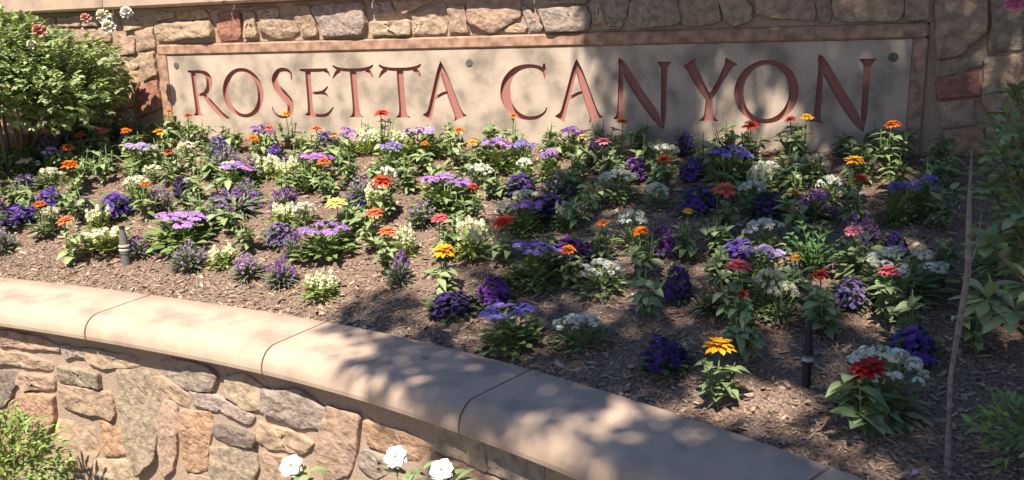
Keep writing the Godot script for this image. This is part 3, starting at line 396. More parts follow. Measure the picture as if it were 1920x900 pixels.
# bedding plants: kind, x, z, height, bloom width, colour, label
const PLANTS := [
	["zinnia", -4.178, 0.436, 0.187, 0.068, "coral", "coral zinnia between budless green zinnia and pink zinnia"],
	["zinnia", -4.062, 0.376, 0.187, 0.068, "pink", "pink zinnia between coral zinnia and grey-leaved lavender"],
	["zinnia", -3.885, 0.375, 0.187, 0.061, "orange", "orange zinnia between budless green zinnia and pink zinnia"],
	["zinnia", -4.122, 0.581, 0.176, 0.078, "salmon", "salmon zinnia between budless green zinnia and cream alyssum"],
	["zinnia", -3.677, 0.354, 0.176, 0.066, "yellow", "yellow zinnia between pale lilac verbena and budless green zinnia"],
	["zinnia", -3.36, 0.626, 0.187, 0.067, "red", "red zinnia between budless green zinnia and cream alyssum"],
	["zinnia", -3.875, 0.803, 0.187, 0.09, "orange", "orange zinnia between deep violet petunia and budless green zinnia"],
	["zinnia", -3.214, 0.954, 0.187, 0.057, "orange", "orange zinnia between grey-leaved lavender and deep violet petunia"],
	["zinnia", -3.661, 1.185, 0.187, 0.057, "orange", "orange zinnia between cream alyssum and grey-leaved lavender"],
	["zinnia", -3.303, 1.341, 0.22, 0.072, "salmon", "salmon zinnia between cream snapdragon and purple-spiked lavender"],
	["zinnia", -3.62, 0.175, 0.198, 0.056, "red", "red zinnia below the carved R, beside budless green zinnia"],
	["zinnia", -3.858, 0.075, 0.187, 0.045, "orange", "orange zinnia between budless green zinnia and grey-leaved lavender"],
	["zinnia", -2.945, 0.129, 0.198, 0.059, "yellow", "yellow zinnia below the carved E, beside coral zinnia"],
	["zinnia", -3.006, 0.385, 0.165, 0.063, "orange", "orange zinnia between deep violet petunia and cream alyssum"],
	["zinnia", -2.655, 0.301, 0.187, 0.073, "salmon", "salmon zinnia between budless green zinnia and yellow zinnia"],
	["zinnia", -2.365, 0.648, 0.176, 0.067, "orange", "orange zinnia between budless green zinnia and bright lilac verbena"],
	["zinnia", -2.339, 0.162, 0.22, 0.084, "red", "red zinnia below the second carved T, beside cream snapdragon"],
	["zinnia", -1.823, 0.332, 0.198, 0.062, "orange", "orange zinnia between yellow zinnia and budless green zinnia"],
	["zinnia", -1.958, 0.402, 0.165, 0.042, "orange", "orange zinnia between budless green zinnia and blue-violet verbena"],
	["zinnia", -1.707, 0.389, 0.165, 0.051, "yellow", "yellow zinnia between budless green zinnia and lilac verbena"],
	["zinnia", -1.929, 0.856, 0.187, 0.103, "red", "red zinnia between cream snapdragon and budless green zinnia"],
	["zinnia", -2.061, 1.024, 0.176, 0.092, "lemon", "pale lemon zinnia between budless green zinnia and lilac verbena"],
	["zinnia", -1.827, 1.105, 0.176, 0.075, "coral", "coral zinnia between cream snapdragon and budless green zinnia"],
	["zinnia", -1.684, 1.26, 0.187, 0.079, "salmon", "salmon zinnia between purple-spiked lavender and cream snapdragon"],
	["zinnia", -1.519, 1.137, 0.176, 0.072, "rose", "rose zinnia between budless green zinnia and cream snapdragon"],
	["zinnia", -1.362, 1.384, 0.187, 0.085, "yellow", "yellow zinnia between very dark purple petunia and rich purple petunia"],
	["zinnia", -1.591, 0.161, 0.209, 0.042, "orange", "orange zinnia below the carved C, beside budless green zinnia"],
	["zinnia", -1.18, 0.35, 0.176, 0.063, "lemon", "pale lemon zinnia between pink zinnia and budless green zinnia"],
	["zinnia", -1.081, 0.368, 0.165, 0.067, "pink", "pink zinnia between pale lemon zinnia and budless green zinnia"],
	["zinnia", -1.004, 0.239, 0.209, 0.059, "orange", "orange zinnia below the first carved N, beside purple-spiked lavender"],
	["zinnia", -1.218, 1.148, 0.176, 0.089, "scarlet", "scarlet zinnia between budless green zinnia and cream snapdragon"],
	["zinnia", -0.928, 1.299, 0.143, 0.057, "orange", "orange zinnia between white alyssum and blue-violet verbena"],
	["zinnia", -0.436, 0.256, 0.198, 0.083, "red", "red zinnia below the O of the second carved word, beside budless green zinnia"],
	["zinnia", -0.765, 0.534, 0.154, 0.058, "red", "red zinnia between budless green zinnia and white alyssum"],
	["zinnia", -0.46, 0.895, 0.176, 0.091, "coral", "coral zinnia between budless green zinnia and white alyssum"],
	["zinnia", -0.183, 0.899, 0.165, 0.034, "orange", "orange zinnia between purple-spiked lavender and white alyssum"],
	["zinnia", -0.221, 0.21, 0.22, 0.055, "yellow", "yellow zinnia below the last carved N, beside coral zinnia"],
	["zinnia", 0.117, 0.316, 0.22, 0.064, "orange", "orange zinnia between budless green zinnia and cream alyssum"],
	["zinnia", -0.013, 0.615, 0.176, 0.069, "yellow", "yellow zinnia between white alyssum and purple-spiked lavender"],
	["zinnia", 0.006, 0.834, 0.187, 0.068, "red", "red zinnia between purple-spiked lavender and blue-violet verbena"],
	["zinnia", -0.537, 1.113, 0.187, 0.038, "yellow", "yellow zinnia between rich purple petunia and budless green zinnia"],
	["zinnia", -0.313, 1.511, 0.198, 0.084, "rose", "rose zinnia between red zinnia and cream alyssum"],
	["zinnia", -0.153, 1.381, 0.154, 0.036, "yellow", "yellow zinnia between cream alyssum and red zinnia"],
	["zinnia", -0.294, 1.579, 0.143, 0.041, "red", "red zinnia between rose zinnia and budless green zinnia"],
	["zinnia", -0.066, 1.5, 0.165, 0.05, "red", "red zinnia between budless green zinnia and dusky purple petunia"],
	["zinnia", 0.11, 1.489, 0.165, 0.058, "rose", "rose zinnia between budless green zinnia and dusky purple petunia"],
	["zinnia", -0.304, 1.914, 0.187, 0.082, "yellow", "yellow zinnia between budless green zinnia and very dark purple petunia"],
	["zinnia", 0.061, 2.006, 0.187, 0.084, "crimson", "deep crimson zinnia between white alyssum and deep violet petunia"],
	["zinnia", -0.59, 1.481, 0.176, 0, "green", "budless green zinnia between very dark purple petunia and dry straw-coloured lavender"],
	["zinnia", -2.444, 1.161, 0.154, 0, "green", "budless green zinnia between cream snapdragon and dusky purple petunia"],
	["zinnia", -3.563, 1.013, 0.198, 0, "green", "budless green zinnia between dusky purple petunia and deep violet petunia"],
	["zinnia", -1.372, 0.268, 0.176, 0, "green", "budless green zinnia below the A of the second carved word, beside blue-violet verbena"],
	["zinnia", -1.014, 0.864, 0.165, 0, "green", "budless green zinnia between cream snapdragon and very dark purple petunia"],
	["zinnia", -3.032, 0.758, 0.165, 0, "green", "budless green zinnia between lilac verbena and very dark purple petunia"],
	["zinnia", -2.559, 0.722, 0.176, 0, "green", "budless green zinnia between purple-spiked lavender and bright lilac verbena"],
	["zinnia", -0.265, 1.69, 0.165, 0, "green", "budless green zinnia between red zinnia and rose zinnia"],
	["zinnia", -0.044, 1.555, 0.154, 0, "green", "budless green zinnia between red zinnia and cream alyssum"],
	["zinnia", 0.174, 1.612, 0.176, 0, "green", "budless green zinnia between deep violet petunia and rose zinnia"],
	["zinnia", -1.664, 0.393, 0.154, 0, "green", "budless green zinnia between yellow zinnia and lilac verbena"],
	["zinnia", -2.421, 0.417, 0.154, 0, "green", "budless green zinnia between yellow zinnia and bright lilac verbena"],
	["zinnia", -0.262, 0.408, 0.165, 0, "green", "budless green zinnia between white alyssum and cream alyssum"],
	["zinnia", -0.134, 0.472, 0.154, 0, "green", "budless green zinnia between cream alyssum and white alyssum"],
	["zinnia", 0.251, 0.628, 0.176, 0, "green", "budless green zinnia between blue-violet verbena and yellow zinnia"],
	["zinnia", -0.639, 0.242, 0.165, 0, "green", "budless green zinnia below the carved Y, beside deep violet petunia"],
	["zinnia", -0.551, 0.348, 0.143, 0, "green", "budless green zinnia between blue-violet verbena and deep violet petunia"],
	["zinnia", -4.195, 0.896, 0.154, 0, "green", "budless green zinnia between dusky purple petunia and cream alyssum"],
	["zinnia", -3.552, 0.688, 0.165, 0, "green", "budless green zinnia between cream alyssum and red zinnia"],
	["zinnia", -3.813, 0.633, 0.176, 0, "green", "budless green zinnia between orange zinnia and pale lilac verbena"],
	["zinnia", -3.534, 0.164, 0.176, 0, "green", "budless green zinnia below the carved R, beside red zinnia"],
	["zinnia", -3.237, 0.227, 0.165, 0, "green", "budless green zinnia below the O of the first carved word, beside deep violet petunia"],
	["zinnia", -2.283, 0.729, 0.165, 0, "green", "budless green zinnia between orange zinnia and grey-leaved lavender"],
	["zinnia", -1.937, 0.582, 0.154, 0, "green", "budless green zinnia between white alyssum and orange zinnia"],
	["zinnia", -1.144, 0.564, 0.154, 0, "green", "budless green zinnia between grey-leaved lavender and very dark purple petunia"],
	["zinnia", -0.886, 0.316, 0.154, 0, "green", "budless green zinnia between rich purple petunia and white alyssum"],
	["verbena", -3.72, 0.45, 0.143, 0.149, "pale", "pale lilac verbena between yellow zinnia and budless green zinnia"],
	["verbena", -2.529, 0.52, 0.143, 0.165, "bright", "bright lilac verbena between budless green zinnia and cream snapdragon"],
	["verbena", -2.916, 0.637, 0.143, 0.162, "lilac", "lilac verbena between grey-leaved lavender and budless green zinnia"],
	["verbena", -2.84, 1.117, 0.143, 0.233, "lilac", "lilac verbena between budless green zinnia and purple-spiked lavender"],
	["verbena", -2.047, 1.149, 0.143, 0.192, "lilac", "lilac verbena between pale lemon zinnia and purple-spiked lavender"],
	["verbena", -2.531, 0.2, 0.143, 0.085, "lilac", "lilac verbena below the first carved T, beside budless green zinnia"],
	["verbena", -2.083, 0.218, 0.154, 0.163, "pale", "pale lilac verbena below the A ending the first carved word, beside budless green zinnia"],
	["verbena", -2.172, 0.366, 0.143, 0.123, "blue", "blue-violet verbena between budless green zinnia and pale lilac verbena"],
	["verbena", -1.604, 0.338, 0.154, 0.168, "lilac", "lilac verbena between budless green zinnia and yellow zinnia"],
	["verbena", -1.69, 0.736, 0.154, 0.217, "lilac", "lilac verbena between budless green zinnia and grey-leaved lavender"],
	["verbena", -1.235, 0.917, 0.132, 0.121, "lilac", "lilac verbena between white alyssum and very dark purple petunia"],
	["verbena", -1.064, 1.285, 0.154, 0.177, "blue", "blue-violet verbena between orange zinnia and budless green zinnia"],
	["verbena", -1.308, 0.399, 0.132, 0.064, "lilac", "lilac verbena between white alyssum and pale lemon zinnia"],
	["verbena", -0.496, 0.422, 0.154, 0.175, "blue", "blue-violet verbena between budless green zinnia and white alyssum"],
	["verbena", -0.259, 1.278, 0.132, 0.139, "pale", "pale lilac verbena between yellow zinnia and cream alyssum"],
	["verbena", -1.007, 1.638, 0.132, 0.159, "blue", "blue-violet verbena between white alyssum and rich purple petunia"],
	["verbena", -3.11, 0.181, 0.143, 0.119, "violet", "violet verbena below the carved S, beside coral zinnia"],
	["verbena", 0.152, 0.781, 0.143, 0.076, "blue", "blue-violet verbena between budless green zinnia and red zinnia"],
	["verbena", 0.232, 0.718, 0.143, 0.077, "blue", "blue-violet verbena between budless green zinnia and yellow zinnia"],
	["petunia", -4.433, 0.45, 0.103, 0.126, "dark", "very dark purple petunia between budless green zinnia and cream alyssum"],
	["petunia", -4.279, 0.748, 0.103, 0.136, "dusky", "dusky purple petunia between cream alyssum and budless green zinnia"],
	["petunia", -3.918, 0.91, 0.124, 0.139, "violet", "deep violet petunia between orange zinnia and budless green zinnia"],
	["petunia", -3.425, 0.933, 0.134, 0.144, "violet", "deep violet petunia between cream alyssum and cream snapdragon"],
	["petunia", -3.949, 1.061, 0.113, 0.19, "violet", "deep violet petunia between budless green zinnia and cream alyssum"],
	["petunia", -2.883, 0.348, 0.124, 0.114, "violet", "deep violet petunia between orange zinnia and cream snapdragon"],
	["petunia", -3.202, 0.707, 0.113, 0.093, "dark", "very dark purple petunia between grey-leaved lavender and budless green zinnia"],
	["petunia", -2.109, 0.808, 0.103, 0.097, "dark", "very dark purple petunia between cream snapdragon and budless green zinnia"],
	["petunia", -1.174, 1.423, 0.124, 0.117, "purple", "rich purple petunia between very dark purple petunia and blue-violet verbena"],
	["petunia", -1.305, 1.469, 0.093, 0.152, "dark", "very dark purple petunia between yellow zinnia and rich purple petunia"],
	["petunia", -1.395, 0.563, 0.103, 0.124, "dark", "very dark purple petunia between budless green zinnia and white alyssum"],
	["petunia", -1.185, 0.765, 0.103, 0.17, "dark", "very dark purple petunia between white alyssum and cream snapdragon"],
	["petunia", -0.913, 0.4, 0.113, 0.118, "purple", "rich purple petunia between budless green zinnia and pink zinnia"],
	["petunia", -0.966, 1.119, 0.103, 0.16, "purple", "rich purple petunia between budless green zinnia and orange zinnia"],
	["petunia", -0.644, 1.08, 0.124, 0.085, "purple", "rich purple petunia between yellow zinnia and white alyssum"],
	["petunia", -0.53, 1.354, 0.124, 0.092, "dark", "very dark purple petunia between budless green zinnia and dry straw-coloured lavender"],
	["petunia", -0.66, 0.374, 0.113, 0.102, "violet", "deep violet petunia between budless green zinnia and blue-violet verbena"],
	["petunia", -0.751, 0.083, 0.124, 0.075, "dark", "very dark purple petunia below the carved Y, beside white alyssum"],
	["petunia", -0.58, 0.69, 0.113, 0.128, "violet", "deep violet petunia between budless green zinnia and white alyssum"],
	["petunia", -0.308, 0.734, 0.103, 0.123, "dark", "very dark purple petunia between white alyssum and budless green zinnia"],
	["petunia", -0.352, 1.146, 0.113, 0.136, "violet", "deep violet petunia between budless green zinnia and pale lilac verbena"],
	["petunia", -0.483, 1.73, 0.103, 0.125, "dark", "very dark purple petunia between budless green zinnia and red zinnia"],
	["petunia", 0.172, 1.656, 0.103, 0.115, "violet", "deep violet petunia between budless green zinnia and rose zinnia"],
	["petunia", 0.134, 1.075, 0.103, 0.06, "violet", "deep violet petunia between purple-spiked lavender and grey-leaved lavender"],
	["petunia", 0.011, 1.382, 0.103, 0.097, "dusky", "dusky purple petunia between red zinnia and rose zinnia"],
	["alyssum", -2.076, 0.592, 0.124, 0.086, "white", "white alyssum between budless green zinnia and grey-leaved lavender"],
	["alyssum", -0.932, 0.598, 0.124, 0.158, "white", "white alyssum between budless green zinnia and red zinnia"],
	["alyssum", -0.8, 1.302, 0.103, 0.149, "white", "white alyssum between orange zinnia and rich purple petunia"],
	["alyssum", -0.759, 1.012, 0.144, 0.108, "white", "white alyssum between rich purple petunia and orange zinnia"],
	["alyssum", -0.818, 0.238, 0.103, 0.121, "white", "white alyssum below the carved Y, beside budless green zinnia"],
	["alyssum", -0.344, 0.407, 0.093, 0.142, "white", "white alyssum between budless green zinnia and blue-violet verbena"],
	["alyssum", -0.372, 0.704, 0.124, 0.103, "white", "white alyssum between very dark purple petunia and cream snapdragon"],
	["alyssum", -0.756, 0.669, 0.103, 0.096, "white", "white alyssum between red zinnia and deep violet petunia"],
	["alyssum", -0.275, 1.047, 0.124, 0.134, "white", "white alyssum between deep violet petunia and budless green zinnia"],
	["alyssum", -0.234, 1.431, 0.144, 0.086, "cream", "cream alyssum between yellow zinnia and rose zinnia"],
	["alyssum", -0.192, 1.481, 0.124, 0.09, "cream", "cream alyssum between yellow zinnia and red zinnia"],
	["alyssum", 0.157, 1.313, 0.144, 0.21, "white", "white alyssum between budless green zinnia and dusky purple petunia"],
	["alyssum", -0.783, 1.634, 0.103, 0.155, "white", "white alyssum between blue-violet verbena and budless green zinnia"],
	["alyssum", 0.089, 1.894, 0.165, 0.175, "white", "white alyssum between deep crimson zinnia and deep violet petunia"],
	["alyssum", -1.424, 0.421, 0.103, 0.074, "white", "white alyssum between lilac verbena and very dark purple petunia"],
	["alyssum", -0.085, 0.621, 0.113, 0.09, "white", "white alyssum between yellow zinnia and budless green zinnia"],
	["alyssum", -4.437, 0.596, 0.103, 0.135, "cream", "cream alyssum between yellow zinnia and pale lilac verbena"],
	["alyssum", -4.165, 0.687, 0.103, 0.13, "cream", "cream alyssum between salmon zinnia and dusky purple petunia"],
	["alyssum", -3.422, 0.791, 0.134, 0.126, "cream", "cream alyssum between deep violet petunia and budless green zinnia"],
	["alyssum", -3.729, 1.059, 0.103, 0.091, "cream", "cream alyssum between budless green zinnia and orange zinnia"],
	["snapdragon", -3.217, 1.224, 0.103, 0.197, "cream", "cream snapdragon between salmon zinnia and purple-spiked lavender"],
	["snapdragon", -2.418, 0.93, 0.103, 0.097, "cream", "cream snapdragon between white alyssum and purple-spiked lavender"],
	["snapdragon", -1.907, 1.403, 0.093, 0.116, "cream", "cream snapdragon between purple-spiked lavender and salmon zinnia"],
	["snapdragon", -1.385, 1.11, 0.154, 0.126, "cream", "cream snapdragon between rose zinnia and budless green zinnia"],
	["snapdragon", -2.409, 0.176, 0.124, 0.102, "cream", "cream snapdragon below the second carved T, beside red zinnia"],
	["snapdragon", -2.668, 0.531, 0.124, 0.108, "cream", "cream snapdragon between budless green zinnia and bright lilac verbena"],
	["snapdragon", -1.084, 0.859, 0.103, 0.078, "cream", "cream snapdragon between budless green zinnia and very dark purple petunia"],
	["snapdragon", -2.5, 1.246, 0.082, 0.105, "cream", "cream snapdragon between budless green zinnia and grey-leaved lavender"],
	["snapdragon", -1.695, 1.114, 0.124, 0.087, "cream", "cream snapdragon between coral zinnia and salmon zinnia"],
	["lavender", -2.765, 0.831, 0.124, 0.236, "purple", "purple-spiked lavender between grey-leaved lavender and budless green zinnia"],
	["lavender", -3.185, 0.875, 0.144, 0.105, "grey", "grey-leaved lavender between orange zinnia and very dark purple petunia"],
	["lavender", -2.994, 1.235, 0.103, 0.111, "purple", "purple-spiked lavender between budless green zinnia and lilac verbena"],
	["lavender", -3.784, 1.288, 0.134, 0.102, "grey", "grey-leaved lavender between orange zinnia and cream alyssum"],
	["lavender", -2.201, 1.156, 0.124, 0.1, "purple", "purple-spiked lavender between lilac verbena and dusky purple petunia"],
	["lavender", -2.324, 1.313, 0.113, 0.12, "mauve", "mauve lavender between cream snapdragon and budless green zinnia"],
	["lavender", -2.132, 1.348, 0.124, 0.12, "purple", "purple-spiked lavender between mauve lavender and lilac verbena"],
	["lavender", -2.662, 1.289, 0.124, 0.147, "grey", "grey-leaved lavender between cream snapdragon and lilac verbena"],
	["lavender", -1.614, 1.305, 0.144, 0.074, "purple", "purple-spiked lavender between salmon zinnia and rose zinnia"],
	["lavender", -1.734, 0.871, 0.134, 0.129, "grey", "grey-leaved lavender between budless green zinnia and lilac verbena"],
	["lavender", 0.034, 1.02, 0.134, 0.126, "purple", "purple-spiked lavender between grey-leaved lavender and deep violet petunia"],
	["lavender", -3.165, 0.411, 0.144, 0.155, "grey", "grey-leaved lavender between budless green zinnia and orange zinnia"],
	["lavender", -1.201, 0.615, 0.124, 0.129, "grey", "grey-leaved lavender between budless green zinnia and very dark purple petunia"],
	["lavender", -0.41, 1.443, 0.103, 0.101, "dry", "dry straw-coloured lavender between rose zinnia and very dark purple petunia"],
	["lavender", -2.784, 0.724, 0.124, 0.121, "grey", "grey-leaved lavender between purple-spiked lavender and budless green zinnia"],
	["lavender", 0.02, 1.121, 0.124, 0.088, "grey", "grey-leaved lavender between purple-spiked lavender and pink zinnia"],
	["fern", -0.111, 1.205, 0.187, 0.166, "fern", "feathery green fern-leaved plant between pink zinnia and grey-leaved lavender"],
	["lavender", -4.541, 0.335, 0.124, 0.136, "grey", "grey-leaved lavender between budless green zinnia and yellow zinnia"],
	["zinnia", -4.075, 0.933, 0.164, 0.06, "green", "budless green zinnia between deep violet petunia and dusky purple petunia"],
	["zinnia", -1.135, 0.09, 0.175, 0.06, "green", "budless green zinnia below the first carved N, beside purple-spiked lavender"],
	["zinnia", -0.436, 0.12, 0.167, 0.06, "green", "budless green zinnia below the O of the second carved word, beside red zinnia"],
	["zinnia", -1.828, 0.528, 0.133, 0.06, "green", "budless green zinnia between orange zinnia and yellow zinnia"],
	["lavender", -4.54, 0.219, 0.136, 0.137, "grey", "grey-leaved lavender between blue-violet verbena and budless green zinnia"],
	["zinnia", -2.979, 0.91, 0.15, 0.06, "green", "budless green zinnia between grey-leaved lavender and purple-spiked lavender"],
	["zinnia", 0.279, 0.828, 0.17, 0.06, "green", "budless green zinnia between blue-violet verbena and red zinnia"],
	["lavender", -1.132, 0.218, 0.123, 0.112, "purple", "purple-spiked lavender below the first carved N, beside budless green zinnia"],
	["lavender", -4.04, 0.236, 0.136, 0.101, "grey", "grey-leaved lavender between budless green zinnia and pink zinnia"],
	["zinnia", -3.409, 0.114, 0.137, 0.06, "green", "budless green zinnia between deep violet petunia and red zinnia"],
	["zinnia", -1.704, 0.623, 0.176, 0.06, "green", "budless green zinnia between lilac verbena and white alyssum"],
	["zinnia", -1.968, 0.09, 0.16, 0.06, "green", "budless green zinnia below the A ending the first carved word, beside pale lilac verbena"],
	["zinnia", -1.478, 0.893, 0.188, 0.046, "red", "red zinnia between budless green zinnia and cream snapdragon"],
	["zinnia", -1.182, 0.46, 0.162, 0.06, "green", "budless green zinnia between pale lemon zinnia and pink zinnia"],
	["zinnia", -0.283, 0.09, 0.175, 0.055, "coral", "coral zinnia below the O of the second carved word, beside yellow zinnia"],
	["zinnia", -1.748, 0.09, 0.168, 0.06, "green", "budless green zinnia below the carved C, beside orange zinnia"],
	["zinnia", -4.319, 0.09, 0.172, 0.052, "orange", "orange zinnia between budless green zinnia and coral zinnia"],
	["zinnia", -4.208, 0.298, 0.169, 0.06, "green", "budless green zinnia between coral zinnia and pink zinnia"],
	["zinnia", -3.77, 0.167, 0.136, 0.06, "green", "budless green zinnia below the carved R, beside orange zinnia"],
	["zinnia", -0.971, 0.495, 0.148, 0.06, "green", "budless green zinnia between white alyssum and rich purple petunia"],
	["zinnia", -3.443, 0.48, 0.152, 0.06, "green", "budless green zinnia between cream alyssum and deep violet petunia"],
	["zinnia", 0.064, 0.09, 0.17, 0.06, "green", "budless green zinnia below the last carved N, beside orange zinnia"],
	["petunia", -3.347, 0.242, 0.119, 0.121, "violet", "deep violet petunia below the O of the first carved word, beside budless green zinnia"],
	["zinnia", 0.184, 0.09, 0.142, 0.06, "green", "budless green zinnia between orange zinnia and cream alyssum"],
	["zinnia", -0.499, 0.608, 0.166, 0.06, "green", "budless green zinnia between deep violet petunia and cream snapdragon"],
	["zinnia", -3.298, 0.497, 0.131, 0.06, "green", "budless green zinnia between red zinnia and grey-leaved lavender"],
	["zinnia", -0.053, 0.09, 0.138, 0.06, "green", "budless green zinnia below the last carved N, beside yellow zinnia"],
	["zinnia", -0.219, 0.632, 0.165, 0.06, "green", "budless green zinnia between white alyssum and very dark purple petunia"],
	["alyssum", -2.308, 0.93, 0.113, 0.101, "white", "white alyssum between cream snapdragon and dusky purple petunia"],
	["zinnia", 0.319, 0.195, 0.164, 0.06, "green", "budless green zinnia between orange zinnia and blue-violet verbena"],
	["zinnia", -0.958, 0.09, 0.147, 0.06, "green", "budless green zinnia below the first carved N, beside orange zinnia"],
	["zinnia", -4.699, 0.544, 0.169, 0.06, "green", "budless green zinnia between grey-leaved lavender and yellow zinnia"],
	["petunia", -2.732, 0.09, 0.097, 0.109, "dusky", "dusky purple petunia below the carved E, beside budless green zinnia"],
	["zinnia", -4.016, 0.553, 0.163, 0.06, "green", "budless green zinnia between salmon zinnia and pink zinnia"],
	["zinnia", -0.441, 1.053, 0.149, 0.06, "green", "budless green zinnia between yellow zinnia and deep violet petunia"],
	["zinnia", 0.148, 0.506, 0.154, 0.06, "green", "budless green zinnia between orange zinnia and white alyssum"],
	["zinnia", -4.679, 0.149, 0.156, 0.06, "green", "budless green zinnia between blue-violet verbena and grey-leaved lavender"],
	["zinnia", -4.673, 0.435, 0.146, 0.06, "green", "budless green zinnia between grey-leaved lavender and cream alyssum"],
	["verbena", -1.493, 0.289, 0.131, 0.091, "blue", "blue-violet verbena below the carved C, beside lilac verbena"],
	["zinnia", -0.247, 0.526, 0.169, 0.06, "green", "budless green zinnia between cream snapdragon and white alyssum"],
	["zinnia", -1.967, 0.228, 0.152, 0.06, "green", "budless green zinnia between pale lilac verbena and orange zinnia"],
	["zinnia", -2.228, 0.258, 0.143, 0.06, "green", "budless green zinnia below the second carved T, beside cream snapdragon"],
	["zinnia", -2.503, 0.09, 0.165, 0.06, "green", "budless green zinnia below the first carved T, beside lilac verbena"],
	["zinnia", 0.345, 0.411, 0.165, 0.06, "green", "budless green zinnia between orange zinnia and red zinnia"],
	["snapdragon", -2.83, 0.472, 0.105, 0.111, "cream", "cream snapdragon between grey-leaved lavender and deep violet petunia"],
	["zinnia", -4.144, 0.09, 0.163, 0.06, "green", "budless green zinnia between orange zinnia and pink zinnia"],
	["zinnia", -4.3, 0.214, 0.167, 0.06, "green", "budless green zinnia between orange zinnia and coral zinnia"],
	["zinnia", -1.418, 0.09, 0.164, 0.06, "green", "budless green zinnia below the A of the second carved word, beside lilac verbena"],
	["zinnia", -3.991, 0.09, 0.137, 0.06, "green", "budless green zinnia between orange zinnia and salmon zinnia"],
	["zinnia", -2.3, 0.539, 0.163, 0.06, "green", "budless green zinnia between orange zinnia and bright lilac verbena"],
	["alyssum", -1.301, 0.731, 0.096, 0.12, "white", "white alyssum between very dark purple petunia and grey-leaved lavender"],
	["lavender", -4.725, 0.658, 0.114, 0.15, "grey", "grey-leaved lavender between budless green zinnia and white alyssum"],
	["snapdragon", -2.229, 0.146, 0.113, 0.104, "cream", "cream snapdragon below the second carved T, beside budless green zinnia"],
	["zinnia", -0.553, 0.09, 0.172, 0.06, "green", "budless green zinnia below the carved Y, beside very dark purple petunia"],
	["zinnia", -2.645, 1.026, 0.162, 0.06, "green", "budless green zinnia between lilac verbena and purple-spiked lavender"],
	["zinnia", -4.506, 0.751, 0.177, 0.06, "green", "budless green zinnia between deep violet petunia and white alyssum"],
	["zinnia", -4.467, 0.09, 0.142, 0.06, "green", "budless green zinnia between blue-violet verbena and orange zinnia"],
	["zinnia", -3.69, 0.09, 0.15, 0.06, "green", "budless green zinnia between red zinnia and orange zinnia"],
	["lavender", -2.93, 0.523, 0.129, 0.147, "grey", "grey-leaved lavender between cream snapdragon and cream alyssum"],
	["zinnia", -3.761, 0.951, 0.158, 0.06, "green", "budless green zinnia between dusky purple petunia and orange zinnia"],
	["zinnia", -2.879, 0.959, 0.16, 0.06, "green", "budless green zinnia between lilac verbena and grey-leaved lavender"],
	["zinnia", -3.173, 0.539, 0.14, 0.06, "green", "budless green zinnia between grey-leaved lavender and red zinnia"],
	["zinnia", -0.407, 1.252, 0.137, 0.06, "green", "budless green zinnia between deep violet petunia and pale lilac verbena"],
	["snapdragon", -3.397, 1.078, 0.122, 0.097, "cream", "cream snapdragon between deep violet petunia and budless green zinnia"],
	["verbena", -4.311, 0.531, 0.138, 0.11, "pale", "pale lilac verbena between cream alyssum and very dark purple petunia"],
	["zinnia", -3.933, 0.654, 0.171, 0.06, "green", "budless green zinnia between orange zinnia and deep violet petunia"],
	["zinnia", 0.033, 0.395, 0.177, 0.06, "green", "budless green zinnia between orange zinnia and purple-spiked lavender"],
	["petunia", -3.649, 0.939, 0.104, 0.091, "dusky", "dusky purple petunia between budless green zinnia and cream alyssum"],
	["petunia", -2.337, 1.069, 0.107, 0.12, "dusky", "dusky purple petunia between white alyssum and budless green zinnia"],
	["snapdragon", -4.582, 0.967, 0.127, 0.115, "cream", "cream snapdragon between yellow zinnia and lilac verbena"],
	["alyssum", -3.504, 0.322, 0.109, 0.095, "cream", "cream alyssum between budless green zinnia and yellow zinnia"],
	["zinnia", -2.949, 1.08, 0.156, 0.06, "green", "budless green zinnia between lilac verbena and orange zinnia"],
	["zinnia", -4.574, 0.571, 0.163, 0.05, "yellow", "yellow zinnia between budless green zinnia and cream alyssum"],
	["zinnia", -1.486, 0.631, 0.144, 0.06, "green", "budless green zinnia between very dark purple petunia and white alyssum"],
	["zinnia", 0.141, 0.198, 0.142, 0.06, "green", "budless green zinnia between orange zinnia and cream snapdragon"],
	["petunia", -4.222, 1.004, 0.102, 0.107, "dusky", "dusky purple petunia between budless green zinnia and deep violet petunia"],
	["zinnia", -1.487, 1.01, 0.143, 0.06, "green", "budless green zinnia between red zinnia and cream snapdragon"],
	["zinnia", -3.271, 0.384, 0.175, 0.06, "green", "budless green zinnia between grey-leaved lavender and deep violet petunia"],
	["zinnia", 0.258, 0.485, 0.175, 0.06, "green", "budless green zinnia between orange zinnia and very dark purple petunia"],
	["zinnia", 0.247, 1.233, 0.165, 0.06, "green", "budless green zinnia between white alyssum and deep violet petunia"],
	["alyssum", -1.346, 0.839, 0.101, 0.099, "white", "white alyssum between lilac verbena and red zinnia"],
	["verbena", -1.292, 0.121, 0.134, 0.12, "lilac", "lilac verbena below the A of the second carved word, beside budless green zinnia"],
	["zinnia", -1.957, 0.985, 0.144, 0.06, "green", "budless green zinnia between pale lemon zinnia and red zinnia"],
	["zinnia", -2.099, 0.09, 0.147, 0.06, "green", "budless green zinnia between pale lilac verbena and cream snapdragon"],
	["zinnia", -2.518, 0.327, 0.168, 0.058, "yellow", "yellow zinnia between lilac verbena and budless green zinnia"],
	["zinnia", -4.289, 0.377, 0.165, 0.06, "green", "budless green zinnia between coral zinnia and pale lilac verbena"],
	["lavender", -0.127, 0.762, 0.125, 0.135, "purple", "purple-spiked lavender between white alyssum and orange zinnia"],
	["zinnia", -1.009, 0.716, 0.143, 0.06, "green", "budless green zinnia between white alyssum and cream snapdragon"],
	["lavender", -2.15, 0.678, 0.129, 0.139, "grey", "grey-leaved lavender between white alyssum and very dark purple petunia"],
